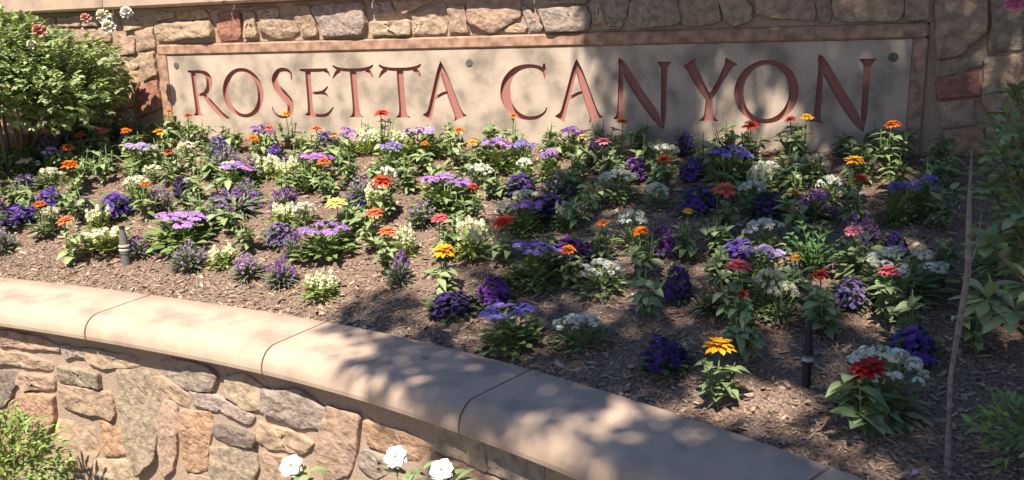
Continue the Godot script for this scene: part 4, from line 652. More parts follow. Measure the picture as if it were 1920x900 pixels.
	["snapdragon", -0.355, 0.576, 0.125, 0.099, "cream", "cream snapdragon between budless green zinnia and white alyssum"],
	["verbena", -4.576, 0.09, 0.125, 0.129, "blue", "blue-violet verbena between budless green zinnia and grey-leaved lavender"],
	["zinnia", -2.638, 0.426, 0.178, 0.06, "green", "budless green zinnia between cream snapdragon and salmon zinnia"],
	["zinnia", -2.478, 0.649, 0.18, 0.06, "green", "budless green zinnia between orange zinnia and lilac verbena"],
	["zinnia", -2.996, 0.238, 0.164, 0.054, "coral", "coral zinnia below the carved S, beside yellow zinnia"],
	["alyssum", -1.62, 0.505, 0.11, 0.107, "white", "white alyssum between budless green zinnia and yellow zinnia"],
	["zinnia", 0.327, 1.642, 0.171, 0.06, "green", "budless green zinnia between deep violet petunia and deep crimson zinnia"],
	["zinnia", -0.802, 0.43, 0.138, 0.06, "green", "budless green zinnia between red zinnia and rich purple petunia"],
	["zinnia", -3.881, 0.54, 0.176, 0.06, "green", "budless green zinnia between orange zinnia and dusky purple petunia"],
	["alyssum", -4.635, 0.758, 0.106, 0.127, "white", "white alyssum between budless green zinnia and cream snapdragon"],
	["zinnia", -3.929, 0.263, 0.145, 0.06, "green", "budless green zinnia between grey-leaved lavender and orange zinnia"],
	["lavender", -2.492, 0.824, 0.138, 0.126, "purple", "purple-spiked lavender between budless green zinnia and cream snapdragon"],
	["zinnia", -1.598, 0.842, 0.159, 0.06, "green", "budless green zinnia between red zinnia and lilac verbena"],
	["zinnia", -3.607, 0.45, 0.165, 0.06, "green", "budless green zinnia between pale lilac verbena and yellow zinnia"],
	["zinnia", 0.011, 1.233, 0.175, 0.053, "pink", "pink zinnia between grey-leaved lavender and feathery green fern-leaved plant"],
	["zinnia", -2.054, 0.458, 0.14, 0.06, "green", "budless green zinnia between orange zinnia and pale lemon zinnia"],
	["zinnia", -4.662, 1.049, 0.172, 0.051, "yellow", "yellow zinnia between lilac verbena and cream snapdragon"],
	["zinnia", -2.173, 0.541, 0.145, 0.06, "green", "budless green zinnia between white alyssum and grey-leaved lavender"],
	["zinnia", -2.066, 0.912, 0.134, 0.06, "green", "budless green zinnia between pale lemon zinnia and very dark purple petunia"],
	["zinnia", -1.74, 0.218, 0.138, 0.06, "green", "budless green zinnia between orange zinnia and rich purple petunia"],
	["alyssum", -0.17, 0.342, 0.102, 0.107, "cream", "cream alyssum between budless green zinnia and white alyssum"],
	["snapdragon", -2.011, 0.756, 0.117, 0.101, "cream", "cream snapdragon between very dark purple petunia and red zinnia"],
	["zinnia", -0.845, 1.158, 0.167, 0.048, "orange", "orange zinnia between rich purple petunia and white alyssum"],
	["verbena", -4.744, 0.973, 0.124, 0.125, "lilac", "lilac verbena between yellow zinnia and cream snapdragon"],
	["zinnia", -2.887, 0.771, 0.162, 0.06, "green", "budless green zinnia between grey-leaved lavender and lilac verbena"],
	["petunia", -4.433, 0.833, 0.111, 0.099, "violet", "deep violet petunia between budless green zinnia and dusky purple petunia"],
	["zinnia", -1.073, 1.143, 0.146, 0.06, "green", "budless green zinnia between rich purple petunia and blue-violet verbena"],
	["zinnia", -2.771, 1.004, 0.171, 0.06, "green", "budless green zinnia between lilac verbena and cream snapdragon"],
	["zinnia", -0.672, 1.248, 0.183, 0.056, "orange", "orange zinnia between white alyssum and rich purple petunia"],
	["zinnia", -4.543, 0.455, 0.146, 0.06, "green", "budless green zinnia between very dark purple petunia and grey-leaved lavender"],
	["zinnia", 0.011, 0.277, 0.148, 0.06, "green", "budless green zinnia between orange zinnia and feathery green fern-leaved plant"],
	["alyssum", -3.042, 0.521, 0.098, 0.124, "cream", "cream alyssum between grey-leaved lavender and budless green zinnia"],
	["alyssum", -3.518, 0.579, 0.09, 0.101, "cream", "cream alyssum between budless green zinnia and red zinnia"],
	["lavender", -4.739, 0.3, 0.118, 0.124, "grey", "grey-leaved lavender between budless green zinnia and blue-violet verbena"],
	["zinnia", -2.801, 0.204, 0.141, 0.06, "green", "budless green zinnia below the carved E, beside dusky purple petunia"]
]

var rng := RandomNumberGenerator.new()
var lump := FastNoiseLite.new()
var taken := {}
var edge_at := PackedVector2Array()
var edge_normal := PackedVector2Array()
var edge_length := PackedFloat32Array()
var mats := {}
var meshes := {}
var cam_at := Vector3(0, 1.452, 4.092)


# ------------------------------------------------------------------ helpers
func lin(r: float, g: float, b: float) -> Color:
	return Color(r, g, b).linear_to_srgb()

func numbered(called: String) -> String:
	var n: int = taken.get(called, 0)
	taken[called] = n + 1
	return called if n == 0 else "%s_%03d" % [called, n]

func thing(called: String, label: String, category: String, at := Vector3.ZERO, group := "") -> Node3D:
	var o := Node3D.new()
	o.name = numbered(called)
	add_child(o)
	o.position = at
	o.set_meta("label", label)
	o.set_meta("category", category)
	if group:
		o.set_meta("group", group)
	return o

func part(called: String, mesh: Mesh, m: Material, parent: Node, xf := Transform3D()) -> MeshInstance3D:
	var o := MeshInstance3D.new()
	o.name = called
	o.mesh = mesh
	o.material_override = m
	o.transform = xf
	parent.add_child(o, true)
	return o

func stuff(o: Node) -> Node:
	o.set_meta("kind", "stuff")
	return o

func noise_tex(freq: float, octaves: int, ramp: Array, seed_: int, size := 512, kind := FastNoiseLite.TYPE_SIMPLEX_SMOOTH) -> NoiseTexture2D:
	var n := FastNoiseLite.new()
	n.noise_type = kind
	n.frequency = freq
	n.fractal_octaves = octaves
	n.seed = seed_
	var t := NoiseTexture2D.new()
	t.width = size
	t.height = size
	t.seamless = true
	t.noise = n
	var g := Gradient.new()
	var offs := PackedFloat32Array()
	var cols := PackedColorArray()
	for i in ramp.size():
		offs.append(float(i) / (ramp.size() - 1))
		cols.append(ramp[i])
	g.offsets = offs
	g.colors = cols
	t.color_ramp = g
	return t

func grey(v: float) -> Color:
	return Color(v, v, v)

func mat(key: String, c: Color, rough := 0.9) -> StandardMaterial3D:
	if mats.has(key):
		return mats[key]
	var m := StandardMaterial3D.new()
	m.resource_name = key
	m.albedo_color = c
	m.roughness = rough
	m.metallic_specular = 0.35
	mats[key] = m
	return m

func rocky(key: String, c: Color, tex: Texture2D, bump: Texture2D, scale: float, relief: float, rough := 0.92) -> StandardMaterial3D:
	var m := mat(key, c, rough)
	m.albedo_texture = tex
	m.uv1_triplanar = true
	m.uv1_world_triplanar = true
	m.uv1_scale = Vector3.ONE * scale
	if bump:
		m.heightmap_enabled = true
		m.heightmap_texture = bump
		m.heightmap_scale = relief
	return m

func leafy(key: String, c: Color, light := 0.5, rough := 0.5) -> StandardMaterial3D:
	var m := mat(key, c, rough)
	m.cull_mode = BaseMaterial3D.CULL_DISABLED
	m.vertex_color_use_as_albedo = true
	m.backlight_enabled = true
	m.backlight = Color(light, light, light * 0.6)
	return m

func start() -> SurfaceTool:
	var st := SurfaceTool.new()
	st.begin(Mesh.PRIMITIVE_TRIANGLES)
	return st

func tri(st: SurfaceTool, a: Vector3, b: Vector3, c: Vector3) -> void:
	st.add_vertex(a)
	st.add_vertex(b)
	st.add_vertex(c)

func quad(st: SurfaceTool, a: Vector3, b: Vector3, c: Vector3, d: Vector3) -> void:
	tri(st, a, b, c)
	tri(st, a, c, d)

func done(st: SurfaceTool) -> ArrayMesh:
	st.generate_normals()
	return st.commit()

func catmull(p: Array, i: int, t: float) -> Variant:
	var a = p[maxi(i - 1, 0)]
	var b = p[i]
	var c = p[i + 1]
	var d = p[mini(i + 2, p.size() - 1)]
	return 0.5 * ((2.0 * b) + (c - a) * t + (2.0 * a - 5.0 * b + 4.0 * c - d) * t * t + (3.0 * b - a - 3.0 * c + d) * t * t * t)

# a tapered tube through points, with a radius at each
func tube(st: SurfaceTool, pts: Array, radii: Array, sides := 6, rough := 0.0) -> void:
	var rings := []
	for i in pts.size():
		var along: Vector3 = (pts[mini(i + 1, pts.size() - 1)] - pts[maxi(i - 1, 0)]).normalized()
		var u := along.cross(Vector3(0.31, 0.17, 0.93)).normalized()
		var v := along.cross(u)
		var ring := []
		for k in sides:
			var a := TAU * k / sides
			var r: float = radii[i] * (1.0 + rough * lump.get_noise_3d(cos(a) * 40.0 + i * 13.0, sin(a) * 40.0, i * 29.0))
			ring.append(pts[i] + (u * cos(a) + v * sin(a)) * r)
		rings.append(ring)
	st.set_smooth_group(0)
	for i in pts.size() - 1:
		for k in sides:
			var k2: int = (k + 1) % sides
			quad(st, rings[i][k], rings[i + 1][k], rings[i + 1][k2], rings[i][k2])
	var last: Array = rings[rings.size() - 1]
	for k in sides:
		tri(st, last[k], pts[pts.size() - 1], last[(k + 1) % sides])

# a revolved shape: pairs of (radius, height)
func lathe(st: SurfaceTool, profile: Array, sides := 20, at := Vector3.ZERO) -> void:
	for i in profile.size() - 1:
		var p: Vector2 = profile[i]
		var q: Vector2 = profile[i + 1]
		st.set_smooth_group(i)
		for k in sides:
			var a := TAU * k / sides
			var b := TAU * (k + 1) / sides
			quad(st, at + Vector3(cos(a) * p.x, p.y, sin(a) * p.x), at + Vector3(cos(a) * q.x, q.y, sin(a) * q.x), at + Vector3(cos(b) * q.x, q.y, sin(b) * q.x), at + Vector3(cos(b) * p.x, p.y, sin(b) * p.x))

# a folded, drooping leaf of length 1 along +Z
func add_leaf(st: SurfaceTool, xf: Transform3D, length: float, width: float, droop: float, fold: float, c: Color, rows := 4, blunt := 0.8) -> void:
	st.set_color(c)
	st.set_smooth_group(0)
	var mid := []
	var lft := []
	var rgt := []
	for i in rows + 1:
		var t := float(i) / rows
		var w := width * 0.5 * sin(PI * pow(t * 0.97 + 0.03, blunt)) if i < rows else 0.0
		var p := Vector3(0, -droop * length * t * t, length * t * (1.0 - 0.12 * droop * t))
		mid.append(xf * p)
		lft.append(xf * (p + Vector3(-w, fold * w, 0)))
		rgt.append(xf * (p + Vector3(w, fold * w, 0)))
	for i in rows:
		if i < rows - 1:
			quad(st, mid[i], lft[i], lft[i + 1], mid[i + 1])
			quad(st, mid[i], mid[i + 1], rgt[i + 1], rgt[i])
		else:
			tri(st, mid[i], lft[i], mid[i + 1])
			tri(st, mid[i], mid[i + 1], rgt[i])

func facing(at: Vector3, out: Vector3, roll := 0.0) -> Transform3D:
	var o := out.normalized()
	var up := Vector3.UP if absf(o.y) < 0.97 else Vector3.RIGHT
	var b := Basis.looking_at(o, up, true)
	return Transform3D(b.rotated(o, roll), at)

func tint(c: Color, spread: float) -> Color:
	var k := 1.0 + rng.randf_range(-spread, spread)
	return Color(c.r * k * (1.0 + rng.randf_range(-0.1, 0.1)), c.g * k, c.b * k * (1.0 + rng.randf_range(-0.15, 0.15)))

func add_floret(st: SurfaceTool, at: Vector3, out: Vector3, r: float, c: Color, petals := 5) -> void:
	var b := facing(at, out, rng.randf() * TAU)
	st.set_color(c)
	st.set_smooth_group(-1)
	for k in petals:
		var a := TAU * k / petals
		var h := TAU / petals * 0.46
		var tip := b * Vector3(cos(a) * r, sin(a) * r, r * 0.15)
		var l := b * Vector3(cos(a - h) * r * 0.75, sin(a - h) * r * 0.75, r * 0.28)
		var g := b * Vector3(cos(a + h) * r * 0.75, sin(a + h) * r * 0.75, r * 0.28)
		tri(st, b.origin, l, tip)
		tri(st, b.origin, tip, g)

func dome_dir(flat := 0.0) -> Vector3:
	var a := rng.randf() * TAU
	var y := rng.randf_range(flat, 1.0)
	var r := sqrt(maxf(0.0, 1.0 - y * y))
	return Vector3(cos(a) * r, y, sin(a) * r)


# ------------------------------------------------------------------ place
func edge_z(x: float) -> float:
	for i in edge_at.size() - 1:
		if x <= edge_at[i + 1].x:
			var t := clampf((x - edge_at[i].x) / (edge_at[i + 1].x - edge_at[i].x), 0.0, 1.0)
			return lerpf(edge_at[i].y, edge_at[i + 1].y, t)
	return edge_at[edge_at.size() - 1].y

func soil_y(x: float, z: float) -> float:
	var s := clampf(z / edge_z(x), 0.0, 1.0)
	return 0.97 - 0.51 * (s * 0.85 + 0.15 * s * s)

# a point at distance s along the coping, d metres outwards from its inner edge
func along(s: float, d: float, y: float) -> Vector3:
	var i := 0
	while i < edge_length.size() - 2 and edge_length[i + 1] < s:
		i += 1
	var t := (s - edge_length[i]) / (edge_length[i + 1] - edge_length[i])
	var p := edge_at[i].lerp(edge_at[i + 1], t)
	var n := edge_normal[i].lerp(edge_normal[i + 1], t).normalized()
	return Vector3(p.x + n.x * d, y, p.y + n.y * d)

func sweep(st: SurfaceTool, profile: Array, s0: float, s1: float, step := 0.08) -> void:
	var n := maxi(2, int((s1 - s0) / step))
	for i in n:
		var a := lerpf(s0, s1, float(i) / n)
		var b := lerpf(s0, s1, float(i + 1) / n)
		for k in profile.size():
			var p: Vector2 = profile[k]
			var q: Vector2 = profile[(k + 1) % profile.size()]
			st.set_smooth_group(0 if k > 0 and k < profile.size() - 2 else k + 5)
			quad(st, along(a, p.x, p.y), along(a, q.x, q.y), along(b, q.x, q.y), along(b, p.x, p.y))
	st.set_smooth_group(90)
	for k in range(1, profile.size() - 1):
		tri(st, along(s0, profile[0].x, profile[0].y), along(s0, profile[k + 1].x, profile[k + 1].y), along(s0, profile[k].x, profile[k].y))
		tri(st, along(s1, profile[0].x, profile[0].y), along(s1, profile[k].x, profile[k].y), along(s1, profile[k + 1].x, profile[k + 1].y))

# one rough stone from its outline; where() turns (u, v, out) into the place
func stone_mesh(flat: Array, where: Callable, depth: float, seed_: int) -> ArrayMesh:
	var r := RandomNumberGenerator.new()
	r.seed = seed_
	var pts := []
	var centre := Vector2.ZERO
	for i in range(0, flat.size(), 2):
		pts.append(Vector2(flat[i], flat[i + 1]))
		centre += pts[-1]
	centre /= pts.size()
	var ring := []
	for i in pts.size():
		var a: Vector2 = pts[i]
		var b: Vector2 = pts[(i + 1) % pts.size()]
		var prev: Vector2 = pts[(i - 1 + pts.size()) % pts.size()]
		var cut := minf(0.009, a.distance_to(b) * 0.2)
		var cut0 := minf(0.009, a.distance_to(prev) * 0.2)
		ring.append(a + (prev - a).normalized() * cut0 * 0.8)
		ring.append(a + (b - a).normalized() * cut * 0.8)
		var n := int(a.distance_to(b) / 0.022)
		for k in range(1, n):
			var p := a.lerp(b, float(k) / n)
			var off := (b - a).orthogonal().normalized()
			ring.append(p + off * (0.009 * lump.get_noise_2d(p.x * 700.0 + seed_, p.y * 700.0) + 0.004 * lump.get_noise_2d(p.x * 3000.0 + seed_, p.y * 3000.0)))
	var small := 1e9
	for p in pts:
		small = minf(small, (p as Vector2).distance_to(centre))
	var tilt := Vector2(r.randf_range(-0.12, 0.12), r.randf_range(-0.16, 0.1))
	var levels := [[0.0, -0.012], [0.0005, depth * 0.7], [0.0035, depth * 0.93], [minf(0.011, small * 0.25), depth], [minf(0.034, small * 0.55), depth * 1.03], [small * 0.8, depth * 1.02]]
	var rings := []
	for l in levels.size():
		var out := []
		for p in ring:
			var to: Vector2 = centre - p
			var dist := to.length()
			var inset: float = levels[l][0]
			if l == levels.size() - 1:
				inset = dist * 0.62
			elif l == levels.size() - 2:
				inset = maxf(inset, dist * 0.3)
			var q: Vector2 = p + to.normalized() * minf(inset, dist * 0.9)
			var h: float = levels[l][1]
			if l > 0:
				h += 0.012 * lump.get_noise_3d(q.x * 260.0, q.y * 520.0, seed_ * 7.0) + 0.008 * lump.get_noise_3d(q.x * 1000.0, q.y * 2300.0, seed_ * 3.0)
				h += (q - centre).dot(tilt) * 0.6
			out.append(where.call(q.x, q.y, h))
		rings.append(out)
	var st := start()
	var n := ring.size()
	for l in rings.size() - 1:
		st.set_smooth_group(l if l < 2 else 5)
		for k in n:
			var k2 := (k + 1) % n
			quad(st, rings[l][k], rings[l][k2], rings[l + 1][k2], rings[l + 1][k])
	st.set_smooth_group(5)
	var mid: Vector3 = where.call(centre.x, centre.y, depth * 1.02 + 0.006 * lump.get_noise_3d(centre.x * 260.0, centre.y * 420.0, seed_ * 7.0))
	for k in n:
		tri(st, rings[-1][k], rings[-1][(k + 1) % n], mid)
	return done(st)

func box_mesh(a: Vector3, b: Vector3, chamfer := 0.003) -> ArrayMesh:
	var c := (a + b) * 0.5
	var h := (b - a).abs() * 0.5
	var st := start()
	var e := chamfer
	var P := func(sx: float, sy: float, sz: float, ax: int) -> Vector3:
		var v := Vector3(sx * h.x, sy * h.y, sz * h.z)
		for i in 3:
			if i != ax:
				v[i] -= signf(v[i]) * e
		return c + v
	var g := 0
	for ax in 3:
		for s in [-1.0, 1.0]:
			var q := []
			for uv in [[-1.0, -1.0], [1.0, -1.0], [1.0, 1.0], [-1.0, 1.0]]:
				var d := [0.0, 0.0, 0.0]
				d[ax] = s
				d[(ax + 1) % 3] = uv[0]
				d[(ax + 2) % 3] = uv[1]
				q.append(P.call(d[0], d[1], d[2], ax))
			st.set_smooth_group(g)
			g += 1
			if s > 0:
				quad(st, q[0], q[3], q[2], q[1])
			else:
				quad(st, q[0], q[1], q[2], q[3])
	# chamfer strips
	for ax in 3:
		var b1 := (ax + 1) % 3
		var b2 := (ax + 2) % 3
		for s1 in [-1.0, 1.0]:
			for s2 in [-1.0, 1.0]:
				var v := []
				for t in [[-1.0, b1], [1.0, b1], [1.0, b2], [-1.0, b2]]:
					var d := [0.0, 0.0, 0.0]
					d[ax] = t[0]
					d[b1] = s1
					d[b2] = s2
					v.append(P.call(d[0], d[1], d[2], t[1]))
				st.set_smooth_group(g)
				g += 1
				if s1 * s2 > 0:
					quad(st, v[0], v[1], v[2], v[3])
				else:
					quad(st, v[0], v[3], v[2], v[1])
	return done(st)


# ------------------------------------------------------------------ lettering
# each stroke is a brush line: x (share of the width), y (share of the cap height), half width
const GLYPHS := {
	"R": [[0.16, 0.98, 0.07, 0.17, 0.5, 0.066, 0.19, 0.14, 0.072, 0.19, 0.05, 0.1, 0.19, 0.0, 0.17],
		[0.02, 0.965, 0.022, 0.18, 0.955, 0.036, 0.36, 0.95, 0.042, 0.52, 0.88, 0.075, 0.57, 0.73, 0.09, 0.51, 0.57, 0.07, 0.38, 0.475, 0.04, 0.22, 0.455, 0.028],
		[0.38, 0.47, 0.045, 0.53, 0.3, 0.07, 0.72, 0.1, 0.075, 0.86, 0.0, 0.06, 1.0, -0.05, 0.02]],
	"S": [[0.93, 0.76, 0.012, 0.9, 0.9, 0.03, 0.7, 0.975, 0.04, 0.42, 0.945, 0.055, 0.25, 0.78, 0.082, 0.34, 0.6, 0.09, 0.58, 0.44, 0.1, 0.79, 0.28, 0.095, 0.76, 0.1, 0.075, 0.55, 0.005, 0.045, 0.3, 0.0, 0.03, 0.12, 0.1, 0.02, 0.08, 0.2, 0.01]],
	"E": [[0.27, 0.98, 0.075, 0.27, 0.5, 0.07, 0.27, 0.14, 0.075, 0.25, 0.05, 0.1, 0.23, 0.0, 0.15],
		[0.0, 0.965, 0.02, 0.2, 0.955, 0.036, 0.6, 0.955, 0.038, 0.9, 0.965, 0.03], [0.82, 0.955, 0.05, 0.92, 0.9, 0.03, 0.97, 0.82, 0.006],
		[0.25, 0.5, 0.026, 0.5, 0.49, 0.034, 0.72, 0.52, 0.034, 0.88, 0.62, 0.016], [0.68, 0.5, 0.045, 0.8, 0.46, 0.03, 0.88, 0.4, 0.008],
		[0.25, 0.06, 0.05, 0.5, 0.025, 0.036, 0.8, 0.05, 0.036, 1.02, 0.2, 0.012]],
	"T": [[0.5, 0.97, 0.085, 0.51, 0.5, 0.082, 0.52, 0.2, 0.086, 0.52, 0.07, 0.11, 0.52, 0.0, 0.19],
		[0.0, 1.04, 0.018, 0.1, 0.985, 0.034, 0.3, 0.955, 0.036, 0.5, 0.95, 0.036, 0.7, 0.955, 0.036, 0.9, 0.985, 0.034, 1.0, 1.04, 0.018],
		[0.17, 0.95, 0.05, 0.07, 0.89, 0.04, -0.02, 0.78, 0.006], [0.83, 0.95, 0.05, 0.92, 0.89, 0.04, 0.99, 0.78, 0.006]],
	"A": [[0.46, 1.08, 0.008, 0.42, 0.9, 0.05, 0.28, 0.42, 0.055, 0.2, 0.14, 0.066, 0.15, 0.05, 0.09, 0.12, 0.0, 0.13],
		[0.455, 1.09, 0.01, 0.52, 0.86, 0.07, 0.68, 0.4, 0.092, 0.78, 0.14, 0.1, 0.82, 0.05, 0.12, 0.84, 0.0, 0.17],
		[0.27, 0.35, 0.02, 0.36, 0.41, 0.03, 0.5, 0.48, 0.03, 0.62, 0.5, 0.02]],
	"C": [[0.94, 0.9, 0.05, 0.78, 0.965, 0.036, 0.56, 0.975, 0.042, 0.32, 0.9, 0.065, 0.15, 0.72, 0.095, 0.1, 0.5, 0.115, 0.15, 0.28, 0.1, 0.32, 0.1, 0.07, 0.55, 0.02, 0.042, 0.78, 0.035, 0.034, 0.94, 0.12, 0.02, 1.0, 0.22, 0.008],
		[0.95, 1.02, 0.02, 0.95, 0.9, 0.034, 0.965, 0.74, 0.006]],
	"N": [[0.1, 1.0, 0.035, 0.1, 0.6, 0.05, 0.09, 0.18, 0.056, 0.08, 0.06, 0.08, 0.07, 0.0, 0.125],
		[0.07, 1.1, 0.008, 0.14, 0.95, 0.075, 0.42, 0.5, 0.088, 0.7, 0.1, 0.085, 0.85, -0.14, 0.012],
		[0.86, 1.02, 0.145, 0.86, 0.965, 0.1, 0.86, 0.88, 0.062, 0.86, 0.5, 0.054, 0.86, 0.12, 0.05, 0.86, -0.14, 0.012]],
	"Y": [[0.11, 1.0, 0.125, 0.15, 0.93, 0.1, 0.27, 0.72, 0.09, 0.41, 0.5, 0.075, 0.5, 0.38, 0.06], [0.88, 1.02, 0.13, 0.83, 0.93, 0.08, 0.7, 0.7, 0.055, 0.57, 0.48, 0.05, 0.5, 0.38, 0.045],
		[0.5, 0.5, 0.06, 0.5, 0.22, 0.075, 0.5, 0.08, 0.1, 0.5, 0.0, 0.19]],
}
const WORDS := [["R", -3.745, -3.463], ["O", -3.492, -3.2], ["S", -3.158, -2.985], ["E", -2.94, -2.735], ["T", -2.718, -2.462], ["T", -2.425, -2.17], ["A", -2.18, -1.905],
	["C", -1.715, -1.465], ["A", -1.43, -1.165], ["N", -1.112, -0.834], ["Y", -0.785, -0.533], ["O", -0.545, -0.262], ["N", -0.2, 0.052]]

func strokes_of(g: String, x0: float, x1: float) -> Array:
	var w := x1 - x0
	var cap := 0.27
	var base := 1.1
	var out := []
	if g == "O":
		for side in [-1.0, 1.0]:
			var o := PackedVector2Array()
			var i_ := PackedVector2Array()
			for k in 25:
				var a := -PI / 2 - 0.04 + (PI + 0.08) * k / 24.0
				var ca: float = cos(a) * side
				var cx := (x0 + x1) * 0.5
				var cy := base + cap * 0.495
				o.append(Vector2(cx + ca * w * 0.5, cy + sin(a) * cap * 0.53))
				i_.append(Vector2(cx + ca * (w * 0.5 - 0.15 * cap) - 0.0 * side, cy + sin(a) * cap * 0.455))
			i_.reverse()
			o.append_array(i_)
			if Geometry2D.is_polygon_clockwise(o):
				o.reverse()
			out.append(o)
		return out
	for s in GLYPHS[g]:
		var pts := []
		for i in range(0, s.size(), 3):
			pts.append(Vector3(x0 + s[i] * w, base + s[i + 1] * cap, s[i + 2] * cap))
		var fine := []
		for i in pts.size() - 1:
			for k in 6:
				fine.append(catmull(pts, i, k / 6.0))
		fine.append(pts[-1])
		var l := PackedVector2Array()
		var r := PackedVector2Array()
		for i in fine.size():
			var a: Vector3 = fine[maxi(i - 1, 0)]
			var b: Vector3 = fine[mini(i + 1, fine.size() - 1)]
			var n := Vector2(b.x - a.x, b.y - a.y).normalized().orthogonal()
			var p := Vector2(fine[i].x, fine[i].y)
			var hw := maxf(fine[i].z * 0.9, 0.001)
			l.append(p + n * hw)
			r.append(p - n * hw)
		r.reverse()
		l.append_array(r)
		out.append(l)
	return out

func build_sign() -> void:
	var sign_ := thing("carved_sign", "long pale stone sign panel carved ROSETTA CANYON in red letters with peach frame", "sign", Vector3.ZERO)
	var bottom := 0.9
	var panel := CSGBox3D.new()
	panel.name = "panel"
	panel.size = Vector3(4.074, 1.455 - bottom, 0.02)
	panel.position = Vector3((-3.885 + 0.189) * 0.5, (1.455 + bottom) * 0.5, -0.01)
	panel.material = mats["panel"]
	sign_.add_child(panel)
	var n := 0
	for wd in WORDS:
		var letter := CSGCombiner3D.new()
		letter.name = "letter"
		sign_.add_child(letter, true)
		for poly in strokes_of(wd[0], wd[1], wd[2]):
			var simple: Array = Geometry2D.offset_polygon(poly, 0.0004)
			for q in simple:
				if Geometry2D.is_polygon_clockwise(q):
					continue
				var cut := CSGPolygon3D.new()
				cut.name = "cut"
				cut.operation = CSGShape3D.OPERATION_SUBTRACTION
				cut.polygon = q
				cut.depth = 0.06
				cut.position = Vector3(0, 0, 0.03) - panel.position
				cut.material = mats["letter_paint"]
				panel.add_child(cut, true)
			for q in Geometry2D.offset_polygon(poly, 0.003):
				if Geometry2D.is_polygon_clockwise(q):
					continue
				var plate := CSGPolygon3D.new()
				plate.name = "stroke"
				plate.polygon = q
				plate.depth = 0.004
				plate.position = Vector3(0, 0, -0.0205)
				plate.material = mats["letter_paint"]
				letter.add_child(plate, true)
		n += 1
	part("frame", box_mesh(Vector3(-3.956, 1.457, -0.045), Vector3(0.248, 1.52, 0.009), 0.009), mats["frame"], sign_)
	part("frame", box_mesh(Vector3(-3.956, bottom, -0.045), Vector3(-3.887, 1.4565, 0.009), 0.004), mats["frame"], sign_)
	part("frame", box_mesh(Vector3(0.191, bottom, -0.045), Vector3(0.248, 1.4565, 0.009), 0.004), mats["frame"], sign_)
	for p in [Vector2(-3.819, 1.396), Vector2(-1.887, 1.385), Vector2(0.118, 1.381)]:
		var st := start()
		lathe(st, [Vector2(0.0, 0.004), Vector2(0.017, 0.004), Vector2(0.02, 0.001), Vector2(0.02, -0.01)], 18)
		part("anchor_plug", done(st), mats["plug"], sign_, Transform3D(Basis(Vector3.RIGHT, PI / 2), Vector3(p.x, p.y, 0)))


# ------------------------------------------------------------------ bedding plants
const BLOOM := {"red": Color(0.55, 0.05, 0.025), "scarlet": Color(0.7, 0.045, 0.015), "crimson": Color(0.38, 0.012, 0.012), "coral": Color(0.72, 0.16, 0.08), "salmon": Color(0.72, 0.2, 0.08), "orange": Color(0.75, 0.17, 0.012),
	"yellow": Color(0.8, 0.38, 0.015), "lemon": Color(0.78, 0.66, 0.2), "pink": Color(0.7, 0.2, 0.28), "rose": Color(0.72, 0.12, 0.15)}
const VERBENA := {"pale": Color(0.52, 0.4, 0.66), "bright": Color(0.5, 0.22, 0.72), "lilac": Color(0.43, 0.24, 0.62), "blue": Color(0.3, 0.23, 0.62), "violet": Color(0.25, 0.13, 0.42)}
const PETUNIA := {"dark": Color(0.1, 0.05, 0.24), "dusky": Color(0.25, 0.17, 0.38), "violet": Color(0.16, 0.075, 0.46), "purple": Color(0.27, 0.07, 0.46)}
const SPIKES := {"grey": Color(0.3, 0.25, 0.33), "purple": Color(0.24, 0.12, 0.34), "mauve": Color(0.42, 0.27, 0.45), "dry": Color(0.34, 0.24, 0.14)}

func head_petal() -> ArrayMesh:
	if not meshes.has("petal"):
		var st := start()
		add_leaf(st, Transform3D(), 1.0, 0.42, 0.18, 0.12, Color.WHITE, 4, 1.35)
		meshes["petal"] = done(st)
	return meshes["petal"]

func head_disc() -> ArrayMesh:
	if not meshes.has("disc"):
		var st := start()
		lathe(st, [Vector2(0.0, 0.14), Vector2(0.12, 0.12), Vector2(0.2, 0.05), Vector2(0.22, -0.05), Vector2(0.08, -0.2), Vector2(0.05, -0.3)], 10)
		meshes["disc"] = done(st)
	return meshes["disc"]

func head_bud() -> ArrayMesh:
	if not meshes.has("bud"):
		var st := start()
		st.set_color(Color.WHITE)
		lathe(st, [Vector2(0.3, -0.8), Vector2(0.9, -0.2), Vector2(1.0, 0.4), Vector2(0.6, 1.0), Vector2(0.0, 1.1)], 8)
		meshes["bud"] = done(st)
	return meshes["bud"]

func petal_places(seed_: int) -> Array:
	var r := RandomNumberGenerator.new()
	r.seed = seed_
	var out := []
	for layer in 3:
		var n := 11 - layer * 2
		for k in n:
			var a := TAU * (k + layer * 0.5) / n + r.randf_range(-0.1, 0.1)
			var tip := -0.03 + 0.32 * layer + r.randf_range(-0.2, 0.2)
			var xf := facing(Vector3(0, 0.02 + 0.05 * layer, 0), Vector3(cos(a), tip, sin(a)))
			out.append(Transform3D(xf.basis.scaled_local(Vector3(r.randf_range(0.8, 1.2), 1.0, r.randf_range(0.85, 1.08)) * (1.0 - 0.2 * layer)), xf.origin))
	return out

